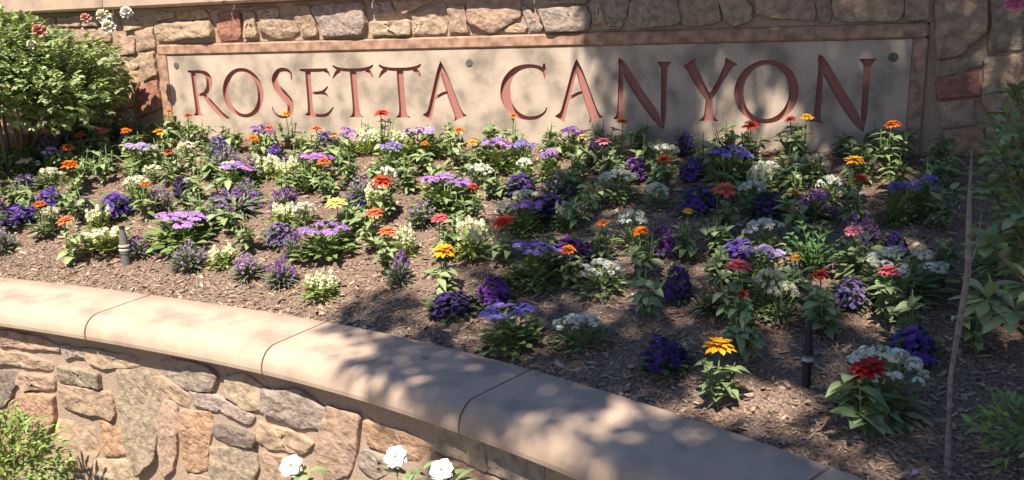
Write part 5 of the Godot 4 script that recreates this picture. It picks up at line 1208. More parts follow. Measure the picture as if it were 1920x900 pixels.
func add_head(parent: Node3D, at: Vector3, size: float, colour: String, lean: Vector3) -> void:
	var r := size * 0.6
	var m: Material = leafy("petal_" + colour, Color.WHITE.lerp(BLOOM[colour].linear_to_srgb(), 1.0), 0.35, 0.6)
	var away: float = size * 1600.0 / cam_at.distance_to(parent.position + at)
	var b := Basis(Quaternion(Vector3.UP, lean.normalized())) * Basis(Vector3.UP, rng.randf() * TAU)
	var xf := Transform3D(b.scaled_local(Vector3.ONE * r), at)
	var v := rng.randi() % 3
	if away > 30.0:
		var head := part("flower_head", head_disc(), mats["disc"], parent, xf)
		for p in petal_places(v):
			part("petal", head_petal(), m, head, p)
	else:
		var key := "head%d" % v
		if not meshes.has(key):
			var st := start()
			for p in petal_places(v):
				st.append_from(head_petal(), 0, p)
			st.append_from(head_disc(), 0, Transform3D())
			meshes[key] = st.commit()
		part("flower_head", meshes[key], m, parent, xf)

func leaf_shape(v: int) -> ArrayMesh:
	var key := "leaf%d" % v
	if not meshes.has(key):
		var st := start()
		var spec: Array = [[0.42, 0.3, 0.25], [0.5, 0.5, 0.35], [0.36, 0.15, 0.3], [0.46, 0.75, 0.2]][v]
		add_leaf(st, Transform3D(), 1.0, spec[0], spec[1], spec[2], Color.WHITE, 5, 0.85)
		meshes[key] = done(st)
	return meshes[key]

func zinnia(x: float, z: float, h: float, size: float, colour: String, label: String) -> void:
	var y := soil_y(x, z)
	var t := thing("zinnia_plant", label, "flower", Vector3(x, y - 0.004, z), "zinnias in the flower bed")
	var big := colour == "crimson"
	var lean := Vector3(rng.randf_range(-0.15, 0.15), 1.0, rng.randf_range(0.0, 0.25))
	var stems := []
	var main := [Vector3.ZERO, Vector3(rng.randf_range(-0.01, 0.01), h * 0.5, rng.randf_range(-0.01, 0.01)), Vector3(0, h - size * 0.1, 0)]
	stems.append(main)
	for k in rng.randi_range(4, 6):
		var a := rng.randf() * TAU
		var r := rng.randf_range(0.025, 0.055) * h / 0.16
		stems.append([Vector3(0, h * 0.15, 0), Vector3(cos(a) * r * 0.7, h * 0.4, sin(a) * r * 0.7), Vector3(cos(a) * r, h * rng.randf_range(0.6, 0.9), sin(a) * r)])
	var tone := rng.randi() % 3
	for s in stems:
		var st := start()
		st.set_color(Color.WHITE)
		tube(st, s, [0.0035, 0.003, 0.002], 5)
		part("stem", done(st), mats["stem"], t)
	var count := 0
	var want := 44 if not big else 34
	while count < want:
		var s: Array = stems[rng.randi() % stems.size()]
		var f := rng.randf_range(0.12, 0.97)
		if s == main:
			f *= 0.86
		var p: Vector3 = (s[0] as Vector3).lerp(s[1], f * 2.0) if f < 0.5 else (s[1] as Vector3).lerp(s[2], f * 2.0 - 1.0)
		var a := rng.randf() * TAU
		for o in [0.0, PI]:
			var l := rng.randf_range(0.036, 0.062) * (1.7 if big else 1.0)
			var d := Vector3(cos(a + o), rng.randf_range(-0.1, 0.75), sin(a + o))
			var xf := facing(p, d, rng.randf_range(-0.4, 0.4))
			xf.basis = xf.basis.scaled_local(Vector3(l * rng.randf_range(1.0, 1.35), l, l))
			part("leaf", leaf_shape(rng.randi() % 4), mats["leaf%d" % ((tone + rng.randi() % 2) % 4)], t, xf)
			count += 1
	for k in rng.randi_range(0, 2):
		var s: Array = stems[rng.randi_range(1, stems.size() - 1)]
		part("bud", head_bud(), mats["stem"], t, Transform3D(Basis().scaled(Vector3.ONE * rng.randf_range(0.006, 0.01)), s[2]))
	t.rotation = Vector3(rng.randf_range(-0.09, 0.09), 0, rng.randf_range(-0.09, 0.09))
	if colour != "green":
		add_head(t, Vector3(0, h, 0), size, colour, lean)

func foliage_mesh(kind: String, v: int) -> ArrayMesh:
	var key := "%s_foliage%d" % [kind, v]
	if meshes.has(key):
		return meshes[key]
	var st := start()
	var spec: Dictionary = {
		"verbena": {"n": 210, "l": 0.19, "w": 0.1, "c": Color(0.23, 0.32, 0.11), "flat": 0.0},
		"petunia": {"n": 200, "l": 0.18, "w": 0.09, "c": Color(0.13, 0.19, 0.08), "flat": 0.0},
		"alyssum": {"n": 220, "l": 0.18, "w": 0.065, "c": Color(0.24, 0.31, 0.14), "flat": 0.0},
		"snapdragon": {"n": 200, "l": 0.2, "w": 0.075, "c": Color(0.3, 0.38, 0.11), "flat": 0.1},
		"lavender": {"n": 230, "l": 0.34, "w": 0.045, "c": Color(0.21, 0.25, 0.15), "flat": 0.2}}[kind]
	for i in spec.n:
		var d := dome_dir(spec.flat)
		var r := rng.randf_range(0.25, 0.86)
		var p := Vector3(d.x * 0.5, d.y, d.z * 0.5) * r
		if kind == "lavender":
			p *= 0.55
		var out := (d + Vector3(rng.randf_range(-0.6, 0.6), rng.randf_range(-0.3, 0.5), rng.randf_range(-0.6, 0.6))).normalized()
		var xf := facing(p, out, rng.randf_range(-0.6, 0.6))
		add_leaf(st, xf, spec.l * rng.randf_range(0.7, 1.2), spec.w * rng.randf_range(0.8, 1.3), rng.randf_range(0.1, 0.5), 0.3, tint(spec.c, 0.35), 3)
	# a few branching stems inside
	for i in 9:
		var d := dome_dir(0.35)
		st.set_color(spec.c * 0.9)
		tube(st, [Vector3.ZERO, Vector3(d.x * 0.2, d.y * 0.5, d.z * 0.2), Vector3(d.x * 0.42, d.y * 0.85, d.z * 0.42)], [0.025, 0.02, 0.012], 4)
	meshes[key] = done(st)
	return meshes[key]

# unit mounds of blossom: x and z within +-0.5, top at 1
func bloom_mesh(kind: String, v: int, c: Color, cname: String) -> ArrayMesh:
	var key := "%s_bloom%d_%s" % [kind, v, cname]
	if meshes.has(key):
		return meshes[key]
	var st := start()
	if kind == "verbena":
		var heads := [Vector3(0, 1.0, 0)]
		for k in 6:
			var a := TAU * k / 6.0 + rng.randf_range(-0.35, 0.35)
			var r := rng.randf_range(0.26, 0.38)
			heads.append(Vector3(cos(a) * r, rng.randf_range(0.8, 0.98), sin(a) * r))
		for hd in heads:
			var tone := tint(c, 0.14)
			for k in 26:
				var d := dome_dir(0.15)
				add_floret(st, hd + Vector3(d.x * 0.15, d.y * 0.1 - 0.08, d.z * 0.15), d + Vector3(0, 0.5, 0), rng.randf_range(0.045, 0.07), tint(tone, 0.2))
	elif kind == "petunia":
		for k in 210:
			var d := dome_dir(0.1)
			var wob := 0.86 + 0.2 * lump.get_noise_3d(d.x * 120.0 + v * 50.0, d.y * 120.0, d.z * 120.0)
			add_floret(st, Vector3(d.x * 0.48, d.y * 0.95, d.z * 0.48) * wob, d + Vector3(rng.randf_range(-0.5, 0.5), 0.3, rng.randf_range(-0.5, 0.5)), rng.randf_range(0.055, 0.095), tint(c, 0.4))
	elif kind == "alyssum":
		for k in 30:
			var d := dome_dir(0.2)
			var hd := Vector3(d.x * 0.42, d.y * 0.35 + 0.58, d.z * 0.42)
			var rr := rng.randf_range(0.05, 0.085)
			var tone := tint(c, 0.14)
			for j in 16:
				var e := dome_dir(-0.3)
				add_floret(st, hd + e * rr, e, rng.randf_range(0.025, 0.042), tint(tone, 0.1), 4)
	elif kind == "snapdragon":
		for k in 20:
			var d := dome_dir(0.4)
			var top := Vector3(d.x * 0.48, rng.randf_range(0.75, 1.05), d.z * 0.48)
			for j in 12:
				var f := j / 12.0
				var a := rng.randf() * TAU
				var e := Vector3(cos(a), 0.4, sin(a))
				add_floret(st, top - Vector3(0, f * 0.34, 0) + e * 0.035 * (0.4 + f), e, rng.randf_range(0.05, 0.08), tint(c.lerp(Color(0.4, 0.48, 0.14), f * rng.randf() * 0.7), 0.12))
	elif kind == "lavender":
		for k in 44:
			var d := dome_dir(0.3)
			var top := Vector3(d.x * 0.5, d.y * rng.randf_range(0.8, 1.02), d.z * 0.5)
			var root := top * 0.45
			for j in 9:
				var f := j / 9.0
				var a := rng.randf() * TAU
				var e := Vector3(cos(a), 0.5, sin(a))
				add_floret(st, top.lerp(root, f * 0.5) + e * 0.014, e, rng.randf_range(0.026, 0.046), tint(c, 0.3), 4)
	meshes[key] = done(st)
	return meshes[key]

func mound(kind: String, x: float, z: float, h: float, w: float, colour: String, label: String) -> void:
	var y := soil_y(x, z)
	var names := {"verbena": "verbena_plant", "petunia": "petunia_plant", "alyssum": "alyssum_plant", "snapdragon": "snapdragon_plant", "lavender": "lavender_plant"}
	var groups := {"verbena": "verbenas in the flower bed", "petunia": "petunias in the flower bed", "alyssum": "alyssum plants in the flower bed", "snapdragon": "snapdragons in the flower bed", "lavender": "lavender plants in the flower bed"}
	var t := thing(names[kind], label, "flower", Vector3(x, y - 0.004, z), groups[kind])
	var c: Color
	match kind:
		"verbena": c = VERBENA[colour]
		"petunia": c = PETUNIA[colour]
		"lavender": c = SPIKES[colour]
		"alyssum": c = Color(0.74, 0.76, 0.68) if colour == "white" else Color(0.8, 0.78, 0.62)
		_: c = Color(0.8, 0.79, 0.58)
	var top := h * 1.06
	var wide := maxf(w * 1.2, 0.09)
	var spin := Basis(Vector3.UP, rng.randf() * TAU)
	var squash := rng.randf_range(0.8, 1.1)
	t.rotation = Vector3(rng.randf_range(-0.14, 0.14), 0, rng.randf_range(-0.14, 0.14))
	var v := rng.randi() % 5
	var fm: Material = mats["small_leaf_grey"] if kind == "lavender" or kind == "petunia" else mats["small_leaf"]
	stuff(part("foliage", foliage_mesh(kind, v), fm, t, Transform3D(spin.scaled(Vector3(maxf(wide * 1.25, 0.14), top * 0.99, maxf(wide * 1.25, 0.14))), Vector3.ZERO)))
	stuff(part("blossom", bloom_mesh(kind, v, c, colour), mats["blossom"], t, Transform3D(spin.scaled(Vector3(wide, top, wide * squash)), Vector3.ZERO)))

func fern_plant(x: float, z: float, h: float, w: float, label: String) -> void:
	var t := thing("leafy_plant", label, "plant", Vector3(x, soil_y(x, z) - 0.004, z))
	for k in 16:
		var a := TAU * k / 16.0 + rng.randf_range(-0.2, 0.2)
		var lift := rng.randf_range(0.5, 1.1)
		var st := start()
		var pts := []
		for i in 6:
			var f := i / 5.0
			pts.append(Vector3(cos(a) * w * 0.55 * f * (1.3 - lift * 0.5), h * lift * (f - 0.35 * f * f) * 1.35, sin(a) * w * 0.55 * f * (1.3 - lift * 0.5)))
		st.set_color(Color(0.09, 0.16, 0.05))
		tube(st, pts, [0.0025, 0.002, 0.002, 0.0015, 0.001, 0.0007], 4)
		for i in range(1, 6):
			for side in [-1.0, 1.0]:
				var out: Vector3 = (pts[i] - pts[i - 1]).normalized().cross(Vector3.UP) * side + (pts[i] - pts[i - 1]).normalized() * 0.7
				add_leaf(st, facing(pts[i], out, rng.randf_range(-0.5, 0.5)), 0.04 * (1.2 - i * 0.12), 0.014, 0.3, 0.2, tint(Color(0.1, 0.2, 0.06), 0.25), 3)
		part("frond", done(st), mats["small_leaf"], t)


# ------------------------------------------------------------------ shrubs
func rose_bush(label: String, at: Vector3, size: Vector3, leaves: int, blooms: Array, group := "rose bushes by the sign wall") -> void:
	var t := thing("rose_bush", label, "shrub", at, group)
	var tips := []
	for k in 11:
		var a := rng.randf() * TAU
		var r := rng.randf_range(0.1, 0.9)
		var top := Vector3(cos(a) * size.x * 0.45 * r, size.y * rng.randf_range(0.65, 0.98), sin(a) * size.z * 0.45 * r)
		var st := start()
		st.set_color(Color.WHITE)
		var foot := Vector3(cos(a) * 0.1, 0, sin(a) * 0.06)
		tube(st, [foot, foot.lerp(top, 0.35) + Vector3(rng.randf_range(-0.05, 0.05), 0.03, rng.randf_range(-0.04, 0.04)), foot.lerp(top, 0.7), top], [0.012, 0.01, 0.007, 0.003], 6, 0.3)
		part("cane", done(st), mats["cane"], t)
		tips.append(top)
	var st2 := start()
	var base_c := Color(0.31, 0.39, 0.17)
	for k in leaves:
		var d := dome_dir(-0.55)
		var r := pow(rng.randf(), 0.45)
		var wob := 1.0 + 0.35 * lump.get_noise_3d(d.x * 90.0, d.y * 90.0 + at.x * 40.0, d.z * 90.0)
		var p := Vector3(d.x * size.x * 0.5 * r * wob, size.y * 0.54 + d.y * size.y * 0.46 * r * wob, d.z * size.z * 0.5 * r * wob)
		# a rose leaf: five leaflets on a stalk
		var out := (d + Vector3(rng.randf_range(-0.7, 0.7), rng.randf_range(-0.2, 0.9), rng.randf_range(-0.7, 0.7))).normalized()
		var c := tint(base_c, 0.38)
		var b := facing(p, out, rng.randf_range(-0.8, 0.8))
		add_leaf(st2, Transform3D(b.basis, b * Vector3(0, 0, 0.035)), 0.04, 0.026, 0.3, 0.25, c, 3)
		for s in [-1.0, 1.0]:
			for q in [0.012, 0.032]:
				var side := b.basis * Vector3(s, 0, 0.6)
				add_leaf(st2, facing(b * Vector3(0, 0, q), side, s * rng.randf_range(0.0, 0.5)), 0.034, 0.022, 0.3, 0.25, c, 3)
	stuff(part("foliage", done(st2), mats["rose_leaf"], t))
	for bl in blooms:
		var st := start()
		for layer in 5:
			var n := 8 - layer
			for k in n:
				var a := TAU * (k + 0.4 * layer) / n
				var d := Vector3(cos(a), -0.1 + 0.42 * layer, sin(a))
				var s: float = bl[1] * (1.0 - 0.13 * layer)
				var xf := facing(Vector3(0, layer * bl[1] * 0.1, 0), d)
				add_leaf(st, xf, s, s * 0.95, 0.35 - layer * 0.1, 0.35, tint(bl[2], 0.06), 4, 1.25)
		var o := part("rose_bloom", done(st), mats["blossom"], t, Transform3D(Basis(Quaternion(Vector3.UP, Vector3(rng.randf_range(-0.3, 0.3), 0.8, 0.55).normalized())), (bl[0] as Vector3) - at))
		o.set_meta("label", bl[3])

func glossy_shrub() -> void:
	var at := Vector3(0.52, soil_y(0.52, 1.55) - 0.01, 1.55)
	var t := thing("broadleaf_shrub", "broadleaf shrub with pale glossy rosettes of paddle leaves at the shady bed end", "shrub", at)
	var spots := []
	for p in [Vector3(0.315, 0.835, 1.83), Vector3(0.37, 0.82, 1.86), Vector3(0.41, 0.86, 1.75), Vector3(0.33, 0.93, 1.62), Vector3(0.42, 1.0, 1.55), Vector3(0.37, 1.14, 1.38), Vector3(0.43, 1.2, 1.42), Vector3(0.4, 1.3, 1.3), Vector3(0.47, 1.1, 1.6), Vector3(0.5, 0.9, 1.75), Vector3(0.48, 0.78, 1.9), Vector3(0.56, 1.25, 1.5), Vector3(0.6, 1.0, 1.65), Vector3(0.36, 1.03, 1.32), Vector3(0.43, 1.08, 1.28), Vector3(0.6, 1.3, 1.35), Vector3(0.66, 1.1, 1.5), Vector3(0.55, 0.72, 1.95), Vector3(0.52, 1.33, 1.25)]:
		spots.append(p - at)
	var inner := start()
	for k in 1300:
		var d := dome_dir(-0.8)
		var r := pow(rng.randf(), 0.5)
		var p := Vector3(0.52, 0.97, 1.3) - at + Vector3(d.x * 0.21 * r, d.y * 0.4 * r, d.z * 0.32 * r)
		add_leaf(inner, facing(p, d + Vector3(rng.randf_range(-0.8, 0.8), rng.randf_range(-0.2, 0.9), rng.randf_range(-0.8, 0.8)), rng.randf_range(-0.6, 0.6)), rng.randf_range(0.035, 0.06), rng.randf_range(0.016, 0.026), 0.3, 0.2, tint(Color(0.26, 0.33, 0.13), 0.3), 3, 1.2)
	stuff(part("foliage", done(inner), mats["rose_leaf"], t))
	for p in spots:
		var st := start()
		st.set_color(Color.WHITE)
		var foot := Vector3(rng.randf_range(-0.04, 0.04), 0, rng.randf_range(-0.04, 0.04))
		tube(st, [foot, foot.lerp(p, 0.5) + Vector3(0.03, 0.03, -0.02), p], [0.009, 0.007, 0.004], 6, 0.2)
		part("branch", done(st), mats["cane"], t)
		var axis: Vector3 = (p - Vector3(0.1, 0.0, -0.1)).normalized() + Vector3(rng.randf_range(-0.3, 0.1), 0.5, rng.randf_range(0.0, 0.5))
		axis = axis.normalized()
		var b := Basis(Quaternion(Vector3.UP, axis))
		for layer in 2:
			var n := 7 - layer * 2
			for k in n:
				var a := TAU * (k + layer * 0.5) / n + rng.randf_range(-0.15, 0.15)
				var d := b * Vector3(cos(a), 0.35 + 0.6 * layer, sin(a))
				var l := rng.randf_range(0.06, 0.095) * (1.0 - 0.25 * layer)
				var xf := facing(p, d)
				xf.basis = xf.basis.scaled_local(Vector3(l * 1.05, l, l))
				part("leaf", meshes["paddle"], mats["paddle_leaf%d" % (rng.randi() % 3)], t, xf)

func low_bush(called: String, label: String, at: Vector3, size: Vector3, leaves: int, c: Color, leaf_l: float) -> void:
	var t := thing(called, label, "shrub", at)
	for k in 8:
		var a := rng.randf() * TAU
		var st := start()
		st.set_color(Color.WHITE)
		tube(st, [Vector3.ZERO, Vector3(cos(a) * size.x * 0.15, size.y * 0.4, sin(a) * size.z * 0.15), Vector3(cos(a) * size.x * 0.36, size.y * rng.randf_range(0.7, 0.95), sin(a) * size.z * 0.36)], [0.006, 0.004, 0.002], 5)
		part("stem", done(st), mats["stem"], t)
	var st2 := start()
	for k in leaves:
		var d := dome_dir(-0.3)
		var r := pow(rng.randf(), 0.5) * (1.0 + 0.35 * lump.get_noise_3d(d.x * 100.0, d.y * 100.0 + at.x * 50.0, d.z * 100.0))
		var p := Vector3(d.x * size.x * 0.5 * r, size.y * 0.55 + d.y * size.y * 0.48 * r, d.z * size.z * 0.5 * r)
		var out := (d + Vector3(rng.randf_range(-0.8, 0.8), rng.randf_range(-0.3, 0.7), rng.randf_range(-0.8, 0.8))).normalized()
		add_leaf(st2, facing(p, out, rng.randf_range(-0.8, 0.8)), leaf_l * rng.randf_range(0.7, 1.3), leaf_l * 0.38, 0.35, 0.3, tint(c, 0.35), 3)
	stuff(part("foliage", done(st2), mats["rose_leaf"], t))

func white_daisy(label: String, at: Vector3, height: float, size: float) -> void:
	var t := thing("white_flower", label, "flower", at, "white flowers before the low wall")
	var st := start()
	st.set_color(Color.WHITE)
	tube(st, [Vector3.ZERO, Vector3(0.015, height * 0.5, 0.01), Vector3(0, height, 0)], [0.003, 0.0025, 0.002], 5)
	part("stem", done(st), mats["stem"], t)
	var head := part("flower_head", head_disc(), mats["disc"], t, Transform3D(Basis(Quaternion(Vector3.UP, Vector3(0.1, 0.75, 0.65).normalized())).scaled_local(Vector3.ONE * size * 0.5), Vector3(0, height, 0)))
	for layer in 2:
		for k in 6:
			var a := TAU * (k + layer * 0.5) / 6.0 + rng.randf_range(-0.2, 0.2)
			part("petal", meshes["wide_petal"], mats["white_petal"], head, facing(Vector3(0, 0.03 + 0.04 * layer, 0), Vector3(cos(a), 0.12 + 0.25 * layer, sin(a))))
	for k in 34:
		var a := rng.randf() * TAU
		var f := rng.randf_range(0.6, 0.97)
		var l := rng.randf_range(0.04, 0.07)
		var xf := facing(Vector3(0.02 + rng.randf_range(-0.02, 0.07) * f, height * f, -0.015), Vector3(cos(a), rng.randf_range(0.0, 0.8), sin(a)))
		xf.basis = xf.basis.scaled_local(Vector3(l, l, l))
		part("leaf", leaf_shape(rng.randi() % 4), mats["leaf%d" % (rng.randi() % 4)], t, xf)

func sprinkler(label: String, at: Vector3, tall: float, wide: float, dark: bool) -> void:
	var t := thing("sprinkler_riser", label, "sprinkler", at, "sprinkler risers in the mulch")
	var body: Material = mats["dark_plastic"] if dark else mats["grey_plastic"]
	var st := start()
	lathe(st, [Vector2(wide * 0.8, -0.03), Vector2(wide * 0.85, tall * 0.3), Vector2(wide, tall * 0.31), Vector2(wide, tall * 0.36), Vector2(0.0, tall * 0.37)], 20)
	part("body", done(st), body, t)
	for k in 2:
		var st2 := start()
		var y0 := tall * (0.37 + 0.1 * k)
		lathe(st2, [Vector2(wide * 0.9, y0), Vector2(wide * 1.12, y0 + 0.003), Vector2(wide * 1.12, y0 + tall * 0.045), Vector2(wide * 0.9, y0 + tall * 0.06), Vector2(0, y0 + tall * 0.06)], 20)
		part("collar", done(st2), mats["pale_plastic"] if k == 0 or not dark else body, t)
	var st3 := start()
	lathe(st3, [Vector2(wide * 0.9, tall * 0.53), Vector2(wide * 0.72, tall * 0.7), Vector2(wide * 0.5, tall * 0.92), Vector2(wide * 0.42, tall * 0.93)], 18)
	part("riser", done(st3), body, t)
	var st4 := start()
	lathe(st4, [Vector2(wide * 0.5, tall * 0.93), Vector2(wide * 0.6, tall * 0.94), Vector2(wide * 0.58, tall * 0.99), Vector2(wide * 0.3, tall), Vector2(0, tall)], 18)
	part("nozzle", done(st4), mats["dark_plastic"], t)


# ------------------------------------------------------------------ the tree that shades the bed, above and behind the viewpoint
func shade_tree(to_sun: Vector3) -> void:
	var t := thing("shade_tree", "leafy tree overhead whose crown dapples the sign and bed with shade", "tree", Vector3(3.2, GROUND, 8.2))
	var root := t.position
	var r := RandomNumberGenerator.new()
	r.seed = 77
	var crown_at := Vector3(0.9, 0.9, 1.2) + to_sun * 6.4
	var st := start()
	st.set_color(Color.WHITE)
	var fork := Vector3(2.6, 4.6, 7.2) - root
	tube(st, [Vector3(0, -0.1, 0), Vector3(-0.05, 0.3, -0.05), Vector3(-0.15, 1.6, -0.3), fork], [0.26, 0.19, 0.16, 0.13], 12, 0.25)
	part("trunk", done(st), mats["bark"], t)
	var leaves := start()
	var limbs := []
	for k in 9:
		var a := TAU * k / 9.0
		var end := crown_at + Vector3(cos(a) * 1.5, r.randf_range(-0.3, 0.6), sin(a) * 1.5) - root
		var s2 := start()
		s2.set_color(Color.WHITE)
		var midp := fork.lerp(end, 0.5) + Vector3(0, 0.35, 0)
		tube(s2, [fork - Vector3(0, 0.1, 0), midp, end], [0.07, 0.04, 0.015], 8, 0.2)
		part("limb", done(s2), mats["bark"], t)
		limbs.append([midp, end])
	var clumps := 0
	var twigs := start()
	twigs.set_color(Color.WHITE)
	var tries := 0
	var thick := [[-1.15, -0.55, -0.62, -0.3, 24], [0.15, 1.1, -0.65, -0.34, 18], [0.1, 1.5, 0.4, 2.4, 70], [-1.05, -0.6, 2.05, 2.3, 12]]
	var extra := []
	for k in thick:
		for i in k[4]:
			extra.append(Vector2(r.randf_range(k[0], k[1]), r.randf_range(k[2], k[3])))
	while clumps < 1060 and tries < 60000:
		tries += 1
		var x := r.randf_range(-2.1, 3.0)
		var z := r.randf_range(-1.6, 4.4)
		var sure := not extra.is_empty()
		if sure:
			x = extra[-1].x
			z = extra[-1].y
			extra.pop_back()
		# the crown is ragged at its edge and holed by gaps
		var left := -1.25 + 0.08 * sin(z * 5.0) - 0.42 * smoothstep(1.2, 1.65, z) + 0.4 * smoothstep(1.9, 2.15, z) + 0.6 * smoothstep(2.2, 2.5, z)
		var depth := x - left
		if depth < 0.0:
			continue
		var gap := lump.get_noise_2d(x * 190.0 + 300.0, z * 190.0)
		if gap > 0.1 + 0.1 * clampf(depth, 0.0, 1.0) - 0.05 * smoothstep(0.5, 0.0, z) + 0.3 * smoothstep(0.0, 0.5, x) and not sure:
			continue
		var far := Vector2((x - 0.6) / 2.6, (z - 1.3) / 2.9).length()
		if far > 1.0:
			continue
		var p: Vector3 = Vector3(x, 0.9, z) + to_sun * r.randf_range(5.4, 7.4) - root
		clumps += 1
		var lim: Array = limbs[r.randi() % limbs.size()]
		for l in limbs:
			if (l[1] as Vector3).distance_to(p) < (lim[1] as Vector3).distance_to(p):
				lim = l
		tube(twigs, [(lim[0] as Vector3).lerp(lim[1], 0.7), (lim[1] as Vector3).lerp(p, 0.5) + Vector3(0, 0.05, 0), p], [0.012, 0.008, 0.004], 4)
		var size := r.randf_range(0.12, 0.2)
		for k in 52:
			var a := r.randf() * TAU
			var yy := r.randf_range(-1.0, 1.0)
			var q := sqrt(1.0 - yy * yy)
			var d := Vector3(cos(a) * q, yy * 0.8, sin(a) * q)
			var at := p + d * size * pow(r.randf(), 0.4)
			var c := Color(0.07, 0.12, 0.03) * r.randf_range(0.7, 1.3)
			add_leaf(leaves, facing(at, d + Vector3(r.randf_range(-0.7, 0.7), -0.3, r.randf_range(-0.7, 0.7)), r.randf_range(-1.0, 1.0)), r.randf_range(0.065, 0.095), r.randf_range(0.036, 0.05), 0.3, 0.2, c, 2)
	part("twigs", done(twigs), mats["bark"], t)
	stuff(part("crown", done(leaves), mats["rose_leaf"], t))


# ------------------------------------------------------------------ build
func make_materials() -> void:
	var cloudy := noise_tex(0.012, 5, [grey(0.62), grey(0.86), grey(1.0)], 3)
	var grain := noise_tex(0.06, 4, [grey(0.72), grey(0.9), grey(1.0)], 9)
	var streak := noise_tex(0.02, 6, [Color(0.68, 0.64, 0.63), Color(0.87, 0.85, 0.83), Color(1.0, 0.97, 0.92)], 14)
	var relief := noise_tex(0.035, 6, [grey(0.0), grey(1.0)], 21)
	var fine := noise_tex(0.15, 4, [grey(0.0), grey(1.0)], 23)
	var tones := [Color(0.6, 0.47, 0.36), Color(0.64, 0.53, 0.41), Color(0.6, 0.45, 0.37), Color(0.48, 0.25, 0.2), Color(0.48, 0.42, 0.38), Color(0.49, 0.42, 0.34), Color(0.54, 0.42, 0.33), Color(0.62, 0.43, 0.31), Color(0.52, 0.44, 0.42), Color(0.3, 0.26, 0.24)]
	for i in tones.size():
		var c: Color = tones[i]
		var m := rocky("stone%d" % i, lin(c.r, c.g, c.b), streak, relief, 1.5 + 0.09 * i, 0.6)
		m.uv1_offset = Vector3(0.13 * i, 0.31 * i, 0.07 * i)
	rocky("mortar", lin(0.64, 0.49, 0.38), grain, fine, 3.0, 0.35)
	var cop := rocky("coping", lin(0.585, 0.45, 0.36), noise_tex(0.008, 7, [grey(0.8), grey(0.92), Color(1, 0.99, 0.97), grey(0.96)], 31), fine, 1.2, 0.08, 0.85)
	cop.metallic_specular = 0.3
	rocky("panel", lin(0.63, 0.535, 0.46), noise_tex(0.01, 5, [Color(0.66, 0.67, 0.66), Color(0.9, 0.89, 0.87), Color(1, 1, 0.98)], 37), fine, 0.9, 0.07, 0.9)
	rocky("frame", lin(0.6, 0.38, 0.28), cloudy, fine, 2.1, 0.12, 0.9)
	mat("letter_paint", lin(0.4, 0.19, 0.165), 0.8)
	mat("plug", lin(0.13, 0.13, 0.11), 0.9)
	rocky("soil", lin(0.46, 0.33, 0.26), noise_tex(0.04, 5, [grey(0.4), grey(0.8), grey(1.0)], 41), relief, 3.5, 1.6, 0.98)
	rocky("ground", lin(0.16, 0.13, 0.1), grain, fine, 0.7, 0.2, 0.95)
	rocky("bark", lin(0.17, 0.13, 0.1), cloudy, relief, 3.0, 1.5, 0.95)
	rocky("cane", lin(0.3, 0.23, 0.15), grain, null, 8.0, 0.0, 0.85)
	var chip := mat("mulch_chip", Color.WHITE, 0.95)
	chip.vertex_color_use_as_albedo = true
	leafy("stem", lin(0.13, 0.19, 0.06), 0.1)
	for i in 4:
		var c: Color = [Color(0.22, 0.3, 0.14), Color(0.28, 0.36, 0.17), Color(0.33, 0.41, 0.2), Color(0.18, 0.27, 0.13)][i]
		leafy("leaf%d" % i, lin(c.r, c.g, c.b), 0.5, 0.45)
	leafy("small_leaf", Color.WHITE, 0.5, 0.5)
	leafy("small_leaf_grey", lin(0.95, 0.95, 1.0), 0.4, 0.6)
	leafy("rose_leaf", Color.WHITE, 0.55, 0.4)
	leafy("blossom", Color.WHITE, 0.45, 0.65)
	leafy("white_petal", lin(0.82, 0.82, 0.78), 0.4, 0.6)
	for i in 3:
		var c: Color = [Color(0.3, 0.38, 0.16), Color(0.4, 0.46, 0.24), Color(0.22, 0.3, 0.12)][i]
		leafy("paddle_leaf%d" % i, lin(c.r, c.g, c.b), 0.4, 0.3)
	rocky("disc", lin(0.35, 0.22, 0.04), grain, null, 40.0, 0.0, 0.9)
	mat("grey_plastic", lin(0.16, 0.165, 0.16), 0.45)
	mat("dark_plastic", lin(0.03, 0.032, 0.036), 0.4)
	mat("pale_plastic", lin(0.5, 0.5, 0.47), 0.4)
	rocky("dry_wood", lin(0.42, 0.36, 0.31), cloudy, relief, 6.0, 0.5, 0.9)
	var st := start()
	add_leaf(st, Transform3D(), 1.0, 0.46, 0.25, 0.18, Color.WHITE, 6, 1.5)
	meshes["paddle"] = done(st)
	st = start()
	add_leaf(st, Transform3D(), 1.0, 0.95, 0.35, 0.2, Color.WHITE, 5, 1.5)
	meshes["wide_petal"] = done(st)

